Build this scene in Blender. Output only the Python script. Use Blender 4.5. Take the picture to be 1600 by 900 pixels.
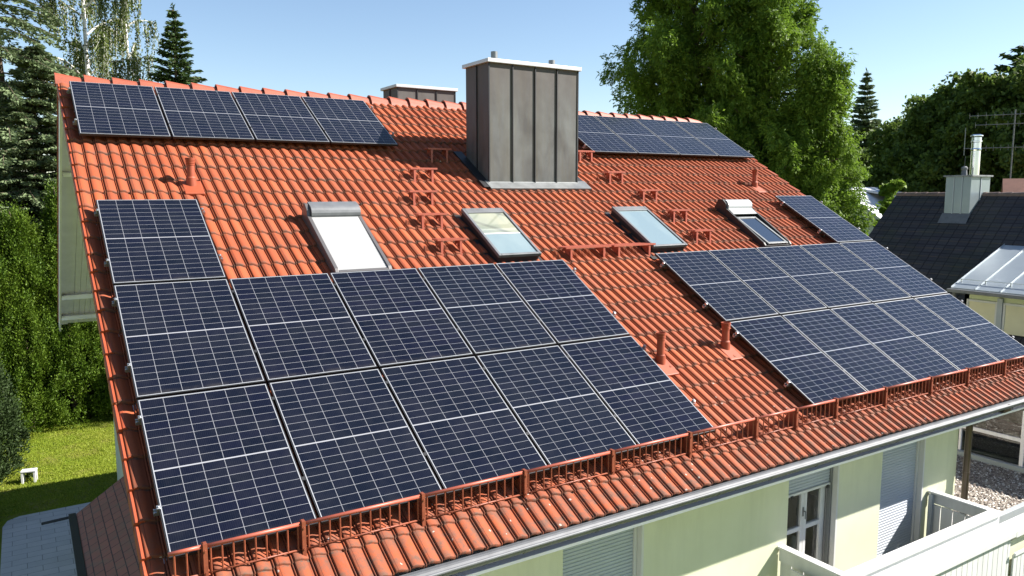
import bpy, math, random
import numpy as np
from mathutils import Matrix, Vector, Euler

# ---------------------------------------------------------------- clear
for o in list(bpy.data.objects): bpy.data.objects.remove(o)
S = bpy.context.scene
COL = S.collection

# ---------------------------------------------------------------- camera
cam_d = bpy.data.cameras.new('camera'); cam = bpy.data.objects.new('camera', cam_d); COL.objects.link(cam)
S.camera = cam
cam_d.sensor_width = 36.0; cam_d.lens = 27.10; cam_d.clip_start = 0.1; cam_d.clip_end = 3000
_r = (( 0.84457534, -0.53543558, -0.00111196), (-0.06661948, -0.10302194, -0.99244563), (0.53127615, 0.83826918, -0.12268023))
cam.matrix_world = Matrix(((_r[0][0], -_r[1][0], -_r[2][0], -0.78328),
                           (_r[0][1], -_r[1][1], -_r[2][1], -10.62485),
                           (_r[0][2], -_r[1][2], -_r[2][2], 0.08117), (0, 0, 0, 1)))
S.render.resolution_x = 1024; S.render.resolution_y = 576

# ---------------------------------------------------------------- sky, sun, exposure
SUN_AZ, SUN_EL = math.radians(-27), math.radians(38)     # direction towards the sun, azimuth from +X
w = bpy.data.worlds.new("World"); S.world = w; w.use_nodes = True
nt = w.node_tree; bg = nt.nodes['Background']
sky = nt.nodes.new('ShaderNodeTexSky'); sky.sky_type = 'NISHITA'; sky.sun_disc = False
sky.sun_elevation = SUN_EL; sky.sun_rotation = math.radians(90) - SUN_AZ
sky.altitude = 500; sky.air_density = 1.0; sky.dust_density = 0.35; sky.ozone_density = 1.3
nt.links.new(sky.outputs[0], bg.inputs[0]); bg.inputs[1].default_value = 0.064
sd = bpy.data.lights.new('sun', 'SUN'); sd.energy = 5.0; sd.angle = math.radians(0.53); sd.color = (1.0, 0.95, 0.87)
sun = bpy.data.objects.new('sun', sd); COL.objects.link(sun); sun.location = (20, -20, 30)
L = Vector((math.cos(SUN_EL) * math.cos(SUN_AZ), math.cos(SUN_EL) * math.sin(SUN_AZ), math.sin(SUN_EL)))
sun.rotation_euler = L.to_track_quat('Z', 'Y').to_euler()
S.view_settings.view_transform = 'Standard'; S.view_settings.look = 'None'
S.view_settings.exposure = 1.50; S.view_settings.gamma = 1.0; S.view_settings.use_curve_mapping = False

# ---------------------------------------------------------------- roof frame: u along the eave, v down the slope, n out of the roof
TH = 0.52665
ct, st = math.cos(TH), math.sin(TH)
def RF(u, v, n=0.0): return Vector((u, -v * ct - n * st, -v * st + n * ct))
MROOF = Matrix(((1, 0, 0, 0), (0, ct, -st, 0), (0, st, ct, 0), (0, 0, 0, 1)))    # (u, -v, n) -> world
GZ = -8.4
TILE_N = -0.185      # base plane of the tiles
V_RIDGE, V_EAVE = -3.93, 5.84
RIDGE_Y, RIDGE_Z = 3.46, 1.84

# ---------------------------------------------------------------- node helpers
class NT:
    def __init__(s, name):
        s.m = bpy.data.materials.new(name); s.m.use_nodes = True; s.t = s.m.node_tree
        s.b = s.t.nodes['Principled BSDF']; s.out = s.t.nodes['Material Output']
    def n(s, t, **k):
        x = s.t.nodes.new(t)
        for a, b in k.items(): setattr(x, a, b)
        return x
    def link(s, a, b): s.t.links.new(a, b)
    def setin(s, sock, v):
        if isinstance(v, (int, float)): sock.default_value = v
        elif isinstance(v, tuple): sock.default_value = v if len(v) == len(sock.default_value) else (*v, 1)
        else: s.link(v, sock)
    def M(s, op, a, b=0.0, c=None):
        x = s.n('ShaderNodeMath', operation=op); s.setin(x.inputs[0], a); s.setin(x.inputs[1], b)
        if c is not None: s.setin(x.inputs[2], c)
        return x.outputs[0]
    def coord(s, kind='Object'): return s.n('ShaderNodeTexCoord').outputs[kind]
    def sep(s, v):
        x = s.n('ShaderNodeSeparateXYZ'); s.link(v, x.inputs[0]); return x.outputs
    def comb(s, a, b, c=0.0):
        x = s.n('ShaderNodeCombineXYZ')
        for i, q in enumerate((a, b, c)): s.setin(x.inputs[i], q)
        return x.outputs[0]
    def noise(s, vec, scale, detail=4, rough=0.55, dist=0.0):
        x = s.n('ShaderNodeTexNoise'); s.link(vec, x.inputs['Vector']); x.inputs['Scale'].default_value = scale
        x.inputs['Detail'].default_value = detail; x.inputs['Roughness'].default_value = rough; x.inputs['Distortion'].default_value = dist
        return x.outputs[0]
    def white(s, vec):
        x = s.n('ShaderNodeTexWhiteNoise'); s.link(vec, x.inputs['Vector']); return x.outputs['Value']
    def scale(s, vec, sc):
        x = s.n('ShaderNodeVectorMath', operation='MULTIPLY'); s.link(vec, x.inputs[0]); x.inputs[1].default_value = sc; return x.outputs[0]
    def ramp(s, f, a, b, lo=0.0, hi=1.0):
        x = s.n('ShaderNodeMapRange'); s.setin(x.inputs[0], f); x.inputs[1].default_value = a; x.inputs[2].default_value = b
        x.inputs[3].default_value = lo; x.inputs[4].default_value = hi; return x.outputs[0]
    def mix(s, f, a, b, mode='MIX'):
        x = s.n('ShaderNodeMix', data_type='RGBA', blend_type=mode); s.setin(x.inputs[0], f); s.setin(x.inputs[6], a); s.setin(x.inputs[7], b)
        return x.outputs[2]
    def bump(s, h, strength=0.3, dist=0.01):
        x = s.n('ShaderNodeBump'); s.link(h, x.inputs['Height']); x.inputs['Strength'].default_value = strength; x.inputs['Distance'].default_value = dist
        s.link(x.outputs[0], s.b.inputs['Normal'])
    def set(s, color=None, rough=None, metal=None, spec=None, coat=None):
        if color is not None: s.setin(s.b.inputs['Base Color'], color)
        if rough is not None: s.setin(s.b.inputs['Roughness'], rough)
        if metal is not None: s.b.inputs['Metallic'].default_value = metal
        if spec is not None: s.b.inputs['Specular IOR Level'].default_value = spec
        if coat is not None: s.b.inputs['Coat Weight'].default_value = coat; s.b.inputs['Coat Roughness'].default_value = 0.04
        return s.m

def plain(name, c, rough=0.6, metal=0.0, var=0.12, vs=3.0, bump=0.0, bs=60.0, spec=None, streak=False):
    t = NT(name); co = t.coord()
    if streak: co2 = t.scale(co, (1, 1, 0.12))
    else: co2 = co
    f = t.noise(co2, vs, 6, 0.6)
    d = tuple(x * (1 - var) for x in c); l = tuple(min(1, x * (1 + var)) for x in c)
    col = t.mix(t.ramp(f, 0.3, 0.7), d, l)
    t.set(col, rough, metal, spec)
    if bump: t.bump(t.noise(co, bs, 4), bump, 0.01)
    return t.m

# ---------------------------------------------------------------- materials
def mat_tiles():
    t = NT('clay_tiles'); co = t.coord(); x, y, z = t.sep(co)
    tu = t.M('FLOOR', t.M('DIVIDE', t.M('ADD', x, 0.2), 0.30)); tv = t.M('FLOOR', t.M('DIVIDE', t.M('ADD', y, 5.858), 0.3489))
    rnd = t.white(t.comb(tu, tv)); 
    base = t.mix(t.ramp(rnd, 0, 1), (0.240, 0.047, 0.0150), (0.375, 0.084, 0.0280))
    big = t.noise(co, 1.3, 5); base = t.mix(t.ramp(big, 0.35, 0.7, 0, 0.55), base, (0.29, 0.074, 0.032)); base = t.mix(t.M('MULTIPLY', t.M('GREATER_THAN', rnd, 0.94), 0.45), base, (0.13, 0.045, 0.028))
    fine = t.noise(co, 35, 5, 0.7); base = t.mix(t.ramp(fine, 0.42, 0.75, 0, 0.5), base, (0.2400, 0.0640, 0.0336))
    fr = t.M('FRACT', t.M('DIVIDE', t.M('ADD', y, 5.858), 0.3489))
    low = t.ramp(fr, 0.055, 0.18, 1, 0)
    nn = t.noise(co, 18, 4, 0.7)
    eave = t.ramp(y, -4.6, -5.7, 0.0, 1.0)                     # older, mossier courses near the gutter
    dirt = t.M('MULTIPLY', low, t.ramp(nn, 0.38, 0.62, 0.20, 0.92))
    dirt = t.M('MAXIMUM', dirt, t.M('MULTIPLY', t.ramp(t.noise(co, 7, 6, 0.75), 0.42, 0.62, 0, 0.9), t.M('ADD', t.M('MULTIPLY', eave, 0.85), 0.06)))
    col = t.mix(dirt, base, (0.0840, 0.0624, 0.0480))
    # streaks running down the tiles, per roll
    st_ = t.noise(t.scale(co, (22, 1.2, 1)), 1.0, 3); col = t.mix(t.ramp(st_, 0.45, 0.72, 0, 0.5), col, (0.1440, 0.0520, 0.0320))
    # pale lichen dots
    v = t.n('ShaderNodeTexVoronoi'); t.link(co, v.inputs['Vector']); v.inputs['Scale'].default_value = 9
    sp = t.M('MULTIPLY', t.M('LESS_THAN', v.outputs['Distance'], 0.12), t.M('GREATER_THAN', t.noise(co, 4.0, 2), t.ramp(y, -5.2, -4.2, 0.52, 0.70)))
    col = t.mix(sp, col, (0.3600, 0.3120, 0.2720))
    # thin side-lap joint on every second roll
    fu = t.M('FRACT', t.M('DIVIDE', t.M('ADD', x, 0.2), 0.30))
    j = t.M('LESS_THAN', t.M('ABSOLUTE', t.M('SUBTRACT', fu, 0.245)), 0.008)
    col = t.mix(t.M('MULTIPLY', j, 0.8), col, (0.09, 0.02, 0.012))
    t.set(col, 0.78, spec=0.22); t.bump(fine, 0.35, 0.005)
    return t.m
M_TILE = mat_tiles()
M_RIDGE = plain('ridge_clay', (0.27, 0.058, 0.025), 0.6, var=0.22, vs=5, bump=0.2)
M_VERGE = plain('verge_clay', (0.30, 0.056, 0.018), 0.6, var=0.15, vs=5, bump=0.15)
M_REDMET = plain('red_coated_metal', (0.34, 0.082, 0.050), 0.45, var=0.10, vs=8)
M_BROWNMET = plain('brownish_red_metal', (0.2160, 0.0544, 0.0256), 0.5, var=0.22, vs=14, bump=0.1)
M_PIPE = plain('terracotta_plastic', (0.28, 0.054, 0.020), 0.65, var=0.10, vs=10)
M_ALU = plain('aluminium', (0.4400, 0.4480, 0.4640), 0.35, 0.8, var=0.05)
M_FRAME = plain('anodised_frame', (0.42, 0.43, 0.45), 0.4, 0.4, var=0.03)
M_BLACK = plain('black_backsheet_and_shade', (0.012, 0.012, 0.014), 0.5)
M_ZINC = plain('zinc_sheet', (0.1760, 0.1840, 0.1880), 0.5, 0.4, var=0.22, vs=6, streak=True)
M_ZINCD = plain('aged_zinc', (0.125, 0.13, 0.14), 0.6, 0.2, var=0.2, vs=5)
M_CAP = plain('chimney_cap_sheet', (0.4960, 0.5120, 0.5280), 0.42, 0.2, var=0.05)
M_WALL0 = plain('pale_green_render', (0.575, 0.585, 0.43), 0.9, var=0.05, vs=1.2, bump=0.35, bs=140)
def mat_wall():
    t = NT('stained_green_render'); co = t.coord(); x, y, z = t.sep(co)
    a = t.noise(co, 1.1, 5, .6); c = t.mix(t.ramp(a, .35, .7), (0.55, 0.56, 0.405), (0.60, 0.61, 0.455))
    st_ = t.noise(t.scale(co, (5, 5, .5)), 1.0, 5, .65)
    c = t.mix(t.M('MULTIPLY', t.ramp(st_, .48, .75, 0, .45), t.ramp(z, 3.9, 5.1, .25, 1.0)), c, (0.36, 0.37, 0.27))
    t.set(c, .92, spec=.2); t.bump(t.noise(co, 120, 4, .7), .5, .006); return t.m
M_WALL = mat_wall()
M_WHITE = plain('white_paint', (0.5280, 0.5280, 0.5200), 0.5, var=0.04, vs=2)
M_WOODW = plain('white_boards', (0.56, 0.56, 0.56), 0.5, var=0.07, vs=9, streak=True)
M_SOFFIT = plain('painted_soffit', (0.93, 0.87, 0.92), 0.7, var=0.08, vs=2)
M_SHUT = plain('grey_shutter', (0.36, 0.395, 0.45), 0.45, 0.1, var=0.03)
M_SHUTW = plain('white_shutter', (0.31, 0.31, 0.31), 0.45, 0.0, var=0.03)
M_BRONZE = plain('grey_brown_sheet', (0.1200, 0.1120, 0.1120), 0.42, 0.3, var=0.08)
M_DARKMET = plain('dark_sheet', (0.016, 0.016, 0.018), 0.55, 0.1, var=0.15)
M_INT = plain('interior', (0.16, 0.14, 0.12), 0.9, var=0.3, vs=1.5)
M_BLIND = plain('cream_blind', (0.62, 0.58, 0.40), 0.8, var=0.05)
M_PIPEBROWN = plain('downpipe_brown', (0.07, 0.052, 0.042), 0.35, 0.5, var=0.2)
M_POST = plain('grey_posts', (0.32, 0.35, 0.38), 0.5, var=0.06)
M_STEEL = plain('stainless_steel', (0.75, 0.76, 0.78), 0.18, 1.0, var=0.05)
M_BARK = plain('bark', (0.10, 0.075, 0.05), 0.9, var=0.35, vs=6, bump=0.8, bs=14, streak=True)
def mat_birch():
    t = NT('birch_bark'); co = t.coord(); f = t.noise(t.scale(co, (3, 3, 12)), 1.0, 4)
    t.set(t.mix(t.ramp(f, 0.55, 0.62), (0.66, 0.64, 0.60), (0.06, 0.05, 0.05)), 0.8); return t.m
M_BIRCH = mat_birch()
def mat_chimney():
    t = NT('chimney_sheet'); co = t.coord(); x, y, z = t.sep(co)
    a = t.noise(t.scale(co, (2.5, 2.5, 0.9)), 1.0, 6, 0.6, 0.4); b = t.noise(t.scale(co, (9, 9, 0.5)), 1.0, 4)
    c = t.mix(t.ramp(a, 0.35, 0.68), (0.060, 0.057, 0.055), (0.122, 0.128, 0.125))
    c = t.mix(t.ramp(b, 0.45, 0.8, 0, 0.6), c, (0.095, 0.080, 0.050))
    c = t.mix(t.ramp(z, 9.7, 10.5, 0, 0.55), c, (0.075, 0.058, 0.052))
    t.set(c, t.ramp(a, 0.3, 0.7, 0.5, 0.7), 0.0, 0.35); t.bump(t.noise(co, 2.0, 2), 0.3, 0.03); return t.m
M_CHIM = mat_chimney()
def glass(name, tint=(0.02, 0.025, 0.03), rough=0.03, trans=0.0):
    t = NT(name); t.set(tint, rough, 0.0, 0.8)
    if trans:
        t.b.inputs['Transmission Weight'].default_value = trans; t.b.inputs['IOR'].default_value = 1.45
    return t.m
def mat_thin_glass():
    t = NT('window_glass'); tr = t.n('ShaderNodeBsdfTransparent'); tr.inputs[0].default_value = (0.80, 0.84, 0.83, 1)
    gl = t.n('ShaderNodeBsdfGlossy'); gl.inputs['Roughness'].default_value = 0.02
    fr = t.n('ShaderNodeFresnel'); fr.inputs[0].default_value = 1.7
    mx = t.n('ShaderNodeMixShader'); t.link(t.M('ADD', t.M('MULTIPLY', fr.outputs[0], 1.3), 0.05), mx.inputs[0]); t.link(tr.outputs[0], mx.inputs[1]); t.link(gl.outputs[0], mx.inputs[2])
    t.link(mx.outputs[0], t.out.inputs[0]); return t.m
M_GLASS = mat_thin_glass()
def mat_cells():
    t = NT('solar_cells'); co = t.coord(); x, y, z = t.sep(co)
    px_ = t.M('DIVIDE', t.M('ADD', x, 0.546), 0.182); py_ = t.M('ADD', t.M('ABSOLUTE', y), -0.006)
    cy = t.M('DIVIDE', py_, 0.0925)
    fx = t.M('FRACT', px_); fy = t.M('FRACT', cy)
    ex = t.M('SUBTRACT', 0.5, t.M('ABSOLUTE', t.M('SUBTRACT', fx, 0.5)))     # distance to column edge, in cells
    ey = t.M('SUBTRACT', 0.5, t.M('ABSOLUTE', t.M('SUBTRACT', fy, 0.5)))
    lx = t.M('MULTIPLY', t.M('LESS_THAN', ex, 0.0017 / 0.182), t.M('LESS_THAN', t.M('ABSOLUTE', x), 0.535)); ly = t.M('MULTIPLY', t.M('LESS_THAN', ey, 0.0015 / 0.0925), t.M('LESS_THAN', t.M('ABSOLUTE', y), 0.825))
    mid = t.M('LESS_THAN', t.M('ABSOLUTE', y), 0.0060)
    edge = t.M('MAXIMUM', t.M('GREATER_THAN', t.M('ABSOLUTE', x), 0.559), t.M('GREATER_THAN', t.M('ABSOLUTE', y), 0.852))
    line = t.M('MAXIMUM', t.M('MAXIMUM', lx, ly), t.M('MAXIMUM', mid, edge))
    oi = t.n('ShaderNodeObjectInfo')
    cellid = t.comb(t.M('FLOOR', px_), t.M('MULTIPLY', t.M('FLOOR', cy), t.M('SIGN', y)), oi.outputs['Random'])
    rnd = t.white(cellid)
    base = t.mix(rnd, (0.0022, 0.0034, 0.0085), (0.0042, 0.0046, 0.0140))
    base = t.mix(t.M('MULTIPLY', oi.outputs['Random'], 0.7), base, (0.0045, 0.0065, 0.0130))
    bb = t.M('FRACT', t.M('MULTIPLY', fx, 11.0)); bl = t.M('LESS_THAN', t.M('ABSOLUTE', t.M('SUBTRACT', bb, 0.5)), 0.045)
    base = t.mix(t.M('MULTIPLY', bl, 0.12), base, (0.08, 0.083, 0.10))
    col = t.mix(line, base, (0.25, 0.255, 0.275))
    dust = t.ramp(t.noise(co, 2.5, 6, 0.7), 0.4, 0.8, 0.0, 0.025)
    col = t.mix(dust, col, (0.35, 0.34, 0.33))
    lowd = t.M('MULTIPLY', t.ramp(y, -.855, -.80, 1, 0), t.ramp(t.noise(co, 9, 4), .35, .7, .02, .22)); col = t.mix(lowd, col, (0.16, 0.14, 0.11))
    vo = t.n('ShaderNodeTexVoronoi'); t.link(t.comb(x, y, t.M('MULTIPLY', oi.outputs['Random'], 40.0)), vo.inputs['Vector']); vo.inputs['Scale'].default_value = 1.6
    sp = t.M('MULTIPLY', t.M('LESS_THAN', vo.outputs['Distance'], t.ramp(t.noise(co, 60, 2), .3, .7, .006, .022)), t.M('GREATER_THAN', t.white(vo.outputs['Position']), .72)); col = t.mix(t.M('MULTIPLY', sp, .7), col, (0.42, 0.41, 0.38))
    t.set(col, t.ramp(t.noise(co, 6, 4), 0.3, 0.7, 0.08, 0.15), 0.0, 0.34); t.b.inputs['IOR'].default_value = 1.45
    return t.m
M_CELLS = mat_cells()

# ---------------------------------------------------------------- mesh builder
class MB:
    def __init__(s): s.v = []; s.f = []; s.mi = []
    def add(s, vs, fs, M=None, mi=0):
        k = len(s.v)
        s.v += [tuple(M @ Vector(p)) if M is not None else tuple(p) for p in vs]
        s.f += [tuple(i + k for i in f) for f in fs]; s.mi += [mi] * len(fs); return s
    def box(s, x0, y0, z0, x1, y1, z1, M=None, mi=0):
        x0, x1 = sorted((x0, x1)); y0, y1 = sorted((y0, y1)); z0, z1 = sorted((z0, z1))
        vs = [(x0, y0, z0), (x1, y0, z0), (x1, y1, z0), (x0, y1, z0), (x0, y0, z1), (x1, y0, z1), (x1, y1, z1), (x0, y1, z1)]
        return s.add(vs, [(0, 3, 2, 1), (4, 5, 6, 7), (0, 1, 5, 4), (1, 2, 6, 5), (2, 3, 7, 6), (3, 0, 4, 7)], M, mi)
    def tube(s, p0, p1, r0, r1=None, n=8, M=None, mi=0, cap=True):
        r1 = r0 if r1 is None else r1
        p0 = Vector(p0); p1 = Vector(p1); d = (p1 - p0).normalized()
        a = d.orthogonal().normalized(); b = d.cross(a); vs = []
        for p, r in ((p0, r0), (p1, r1)):
            for i in range(n):
                t = 2 * math.pi * i / n; vs.append(p + a * (r * math.cos(t)) + b * (r * math.sin(t)))
        fs = [(i, (i + 1) % n, n + (i + 1) % n, n + i) for i in range(n)]
        if cap: fs += [tuple(range(n))[::-1], tuple(range(n, 2 * n))]
        return s.add(vs, fs, M, mi)
    def lathe(s, prof, n=20, M=None, mi=0, c=(0, 0, 0)):
        vs = [(c[0] + r * math.cos(2 * math.pi * i / n), c[1] + r * math.sin(2 * math.pi * i / n), c[2] + z) for r, z in prof for i in range(n)]
        fs = [(k * n + i, k * n + (i + 1) % n, (k + 1) * n + (i + 1) % n, (k + 1) * n + i) for k in range(len(prof) - 1) for i in range(n)]
        return s.add(vs, fs, M, mi)
    def prism(s, poly, axis, a, b, M=None, mi=0):
        # poly: 2D points in the plane perpendicular to axis (x: (y,z); y: (x,z); z: (x,y))
        def P(p, t): return {'x': (t, p[0], p[1]), 'y': (p[0], t, p[1]), 'z': (p[0], p[1], t)}[axis]
        n = len(poly); vs = [P(p, a) for p in poly] + [P(p, b) for p in poly]
        fs = [(i, (i + 1) % n, n + (i + 1) % n, n + i) for i in range(n)] + [tuple(range(n))[::-1], tuple(range(n, 2 * n))]
        return s.add(vs, fs, M, mi)

def empty(name, loc=(0, 0, 0), rot=(0, 0, 0)):
    o = bpy.data.objects.new(name, None); COL.objects.link(o); o.location = loc; o.rotation_euler = rot
    o.empty_display_size = 0.3; return o
def wmat(o):
    m = Matrix.LocRotScale(o.location, o.rotation_euler, o.scale)
    return wmat(o.parent) @ m if o.parent else m
def tag(o, label=None, cat=None, group=None, kind=None):
    for k, v in (('label', label), ('category', cat), ('group', group), ('kind', kind)):
        if v: o[k] = v
    return o
def build(name, mb, mats, parent=None, loc=None, local=False, bevel=0.0, smooth=False):
    """mesh given in world coordinates (or local ones) becomes one object"""
    me = bpy.data.meshes.new(name)
    o = bpy.data.objects.new(name, me); COL.objects.link(o)
    vs = [Vector(p) for p in mb.v]
    if parent is not None:
        o.parent = parent
        if not local:
            inv = wmat(parent).inverted(); vs = [inv @ p for p in vs]
    elif loc is not None:
        o.location = loc
        if not local: vs = [p - Vector(loc) for p in vs]
    me.from_pydata([tuple(p) for p in vs], [], mb.f)
    for m in (mats if isinstance(mats, (list, tuple)) else [mats]): me.materials.append(m)
    me.polygons.foreach_set('material_index', mb.mi)
    if smooth: me.polygons.foreach_set('use_smooth', [True] * len(me.polygons))
    if bevel:
        b = o.modifiers.new('bevel', 'BEVEL'); b.width = bevel; b.segments = 2; b.limit_method = 'ANGLE'; b.angle_limit = math.radians(40)
    me.update(); return o
def np_mesh(name, V, F, mats, parent=None, loc=None, smooth=False, local=False):
    """V (n,3) float, F (m,4) int, world coordinates"""
    V = np.asarray(V, np.float64)
    me = bpy.data.meshes.new(name); o = bpy.data.objects.new(name, me); COL.objects.link(o)
    if parent is not None:
        o.parent = parent
        if not local:
            inv = np.array(wmat(parent).inverted()); V = V @ inv[:3, :3].T + inv[:3, 3]
    elif loc is not None: o.location = loc; V = V - np.array(loc)
    k = F.shape[1]
    me.vertices.add(len(V)); me.vertices.foreach_set('co', V.astype(np.float32).ravel())
    me.loops.add(F.size); me.loops.foreach_set('vertex_index', F.astype(np.int32).ravel())
    me.polygons.add(len(F)); me.polygons.foreach_set('loop_start', np.arange(0, F.size, k, dtype=np.int32))
    if smooth: me.polygons.foreach_set('use_smooth', np.ones(len(F), bool))
    me.materials.append(mats); me.update(); me.validate(); return o
def copy_tree(o, parent=None):
    c = o.copy(); COL.objects.link(c)
    if parent is not None: c.parent = parent
    for ch in [x for x in bpy.data.objects if x.parent == o]: copy_tree(ch, c)
    return c

# ================================================================= GROUND
def mat_grass():
    t = NT('lawn_grass'); co = t.coord()
    a = t.noise(co, 0.9, 5); b = t.noise(co, 14, 6, 0.8)
    c = t.mix(t.ramp(a, 0.35, 0.65), (0.13, 0.18, 0.013), (0.19, 0.22, 0.022))
    c = t.mix(t.ramp(b, 0.35, 0.75, 0, 0.7), c, (0.09, 0.155, 0.014))
    c = t.mix(t.ramp(t.noise(co, 1.6, 5), 0.52, 0.70, 0, 0.7), c, (0.22, 0.17, 0.07))
    t.set(c, 0.95, spec=0.1); t.bump(b, 0.8, 0.05); return t.m
mb = MB(); mb.add([(-900, -900, GZ - 0.008), (900, -900, GZ - 0.008), (900, 1200, GZ - 0.008), (-900, 1200, GZ - 0.008)], [(0, 1, 2, 3)])
tag(build('ground', mb, mat_grass()), kind='structure')
# grass blades on the visible lawn: one uncountable object
rng = np.random.default_rng(3)
def leaf_mesh(P, D, l, w, rng, bend=0.0):
    """diamond leaves: centres P, long directions D (unit), lengths l, widths w"""
    n = len(P); R = rng.normal(size=(n, 3)); R -= (R * D).sum(1)[:, None] * D; R /= np.linalg.norm(R, axis=1)[:, None] + 1e-9
    l = np.asarray(l).reshape(-1, 1); w = np.asarray(w).reshape(-1, 1)
    V = np.stack([P - D * l / 2, P + R * w / 2, P + D * l / 2, P - R * w / 2], 1).reshape(-1, 3)
    F = np.arange(4 * n).reshape(n, 4); return V, F
def unit(a): return a / (np.linalg.norm(a, axis=-1, keepdims=True) + 1e-9)
def mat_leaf(name, dark, light, rough=0.6, tr=0.35, yellow=None, ns=0.6):
    t = NT(name); g = t.n('ShaderNodeNewGeometry'); co = t.coord()
    r = g.outputs['Random Per Island']; nz = t.noise(co, ns, 3)
    c = t.mix(r, dark, light); c = t.mix(t.ramp(nz, 0.35, 0.7, 0, 0.55), c, yellow or light)
    t.set(c, rough, spec=0.25)
    tl = t.n('ShaderNodeBsdfTranslucent'); t.link(t.mix(0.6, c, light), tl.inputs[0])
    mx = t.n('ShaderNodeMixShader'); mx.inputs[0].default_value = tr
    t.link(t.b.outputs[0], mx.inputs[1]); t.link(tl.outputs[0], mx.inputs[2]); t.link(mx.outputs[0], t.out.inputs[0]); return t.m
n = 60000
P = np.stack([rng.uniform(-4, 3, n), rng.uniform(12.95, 24, n), np.full(n, GZ + 0.02)], 1)
D = unit(np.stack([rng.normal(0, .5, n), rng.normal(0, .5, n), np.ones(n)], 1)); V, F = leaf_mesh(P, D, rng.uniform(.04, .10, n), rng.uniform(.012, .025, n), rng)
tag(np_mesh('grass', V, F, mat_leaf('grass_blades', (0.15, 0.22, 0.014), (0.27, 0.32, 0.034), tr=.4, yellow=(0.30, 0.30, 0.05))),
    'short sunlit lawn grass behind the left gable', 'grass', kind='stuff')

# paved drive beside the gable wall
def mat_paving():
    t = NT('concrete_paving'); co = t.coord(); 
    br = t.n('ShaderNodeTexBrick'); t.link(co, br.inputs['Vector'])
    br.inputs['Scale'].default_value = 1.0; br.inputs['Brick Width'].default_value = 0.6; br.inputs['Row Height'].default_value = 0.3; br.inputs['Mortar Size'].default_value = 0.006
    br.inputs['Color1'].default_value = (0.46, 0.44, 0.43, 1); br.inputs['Color2'].default_value = (0.54, 0.51, 0.49, 1); br.inputs['Mortar'].default_value = (0.13, 0.13, 0.12, 1)
    c = t.mix(t.ramp(t.noise(co, 1.5, 6, 0.7), 0.3, 0.75, 0, 0.4), br.outputs[0], (0.28, 0.27, 0.26))
    t.set(c, 0.85); t.bump(t.noise(co, 90, 3), 0.3, 0.004); return t.m
mb = MB(); mb.prism([(-1.72, -12), (3, -12), (3, 12.9), (-1.35, 12.78), (-1.62, 12.6), (-1.72, 12.2)], 'z', GZ - 0.2, GZ + 0.02)
tag(build('paved_drive', mb, mat_paving()), kind='structure')

# ================================================================= MAIN HOUSE
HX0, HX1 = 0.88, 11.65         # gable walls
HY0, HY1 = -4.35, 11.3         # long walls
RU0, RU1 = -0.18, 13.76        # verges of the tiled roof
house = empty('terraced_house', (6.5, 3.4, GZ))
tag(house, 'pale green two storey house under the big orange tiled roof carrying the solar panels', 'house')

# --- roof tiles (front slope): rows of double roll tiles, one mesh
prof = [(0.0, 0.003), (0.001, -0.008), (0.006, -0.008), (0.009, 0.013), (0.012, 0.016), (0.020, 0.015), (0.021, -0.006), (0.027, -0.006), (0.029, 0.028), (0.036, 0.0325), (0.062, 0.0345), (0.085, 0.031), (0.108, 0.020), (0.128, 0.009), (0.144, 0.004)]
def tile_field(u0, u1, v0, v1, row):
    us = []; zs = []
    k = 0
    while True:
        base = u0 + 0.15 * k
        for du, z in prof:
            if base + du > u1: break
            us.append(base + du); zs.append(z)
        k += 1
        if u0 + 0.15 * k > u1: break
    us = np.array(us); zs = np.array(zs); nu = len(us)
    rows = int(round((v1 - v0) / row)); Vv = []; Ff = []; r = np.random.default_rng(5)
    off = 0
    for i in range(rows):
        vb = v1 - i * row; vt = vb - row - 0.03       # lower (front) edge, upper edge tucked under the next course
        tid = np.floor((us - u0) / 0.30).astype(int); nt_ = tid.max() + 1
        dz = r.normal(0, 0.0032, nt_)[tid]; dv = r.normal(0, 0.0055, nt_)[tid]
        lift = 0.031
        for (v, add) in ((vb, -0.006), (vb, lift - 0.001), (vb - 0.006, lift + 0.002), (vt, 0.002)):
            Vv.append(np.stack([us, -(np.full(nu, v) + dv), TILE_N + zs + add + dz], 1))
        for q in range(3):
            a = off + q * nu + np.arange(nu - 1); Ff.append(np.stack([a, a + 1, a + 1 + nu, a + nu], 1))
        off += 4 * nu
    return np.concatenate(Vv), np.concatenate(Ff)
V, F = tile_field(RU0, RU1, V_RIDGE + 0.04 - 0.0, V_EAVE, 0.3489)
roof = empty('roof'); roof.parent = house
roof.matrix_local = wmat(house).inverted() @ MROOF
def wmat_fixed(o): return o
roof.rotation_euler = (TH, 0, 0); roof.location = wmat(house).inverted().translation
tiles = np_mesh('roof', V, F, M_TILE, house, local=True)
tiles.rotation_euler = (TH, 0, 0); tiles.location = wmat(house).inverted().translation
bpy.data.objects.remove(roof)
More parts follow.
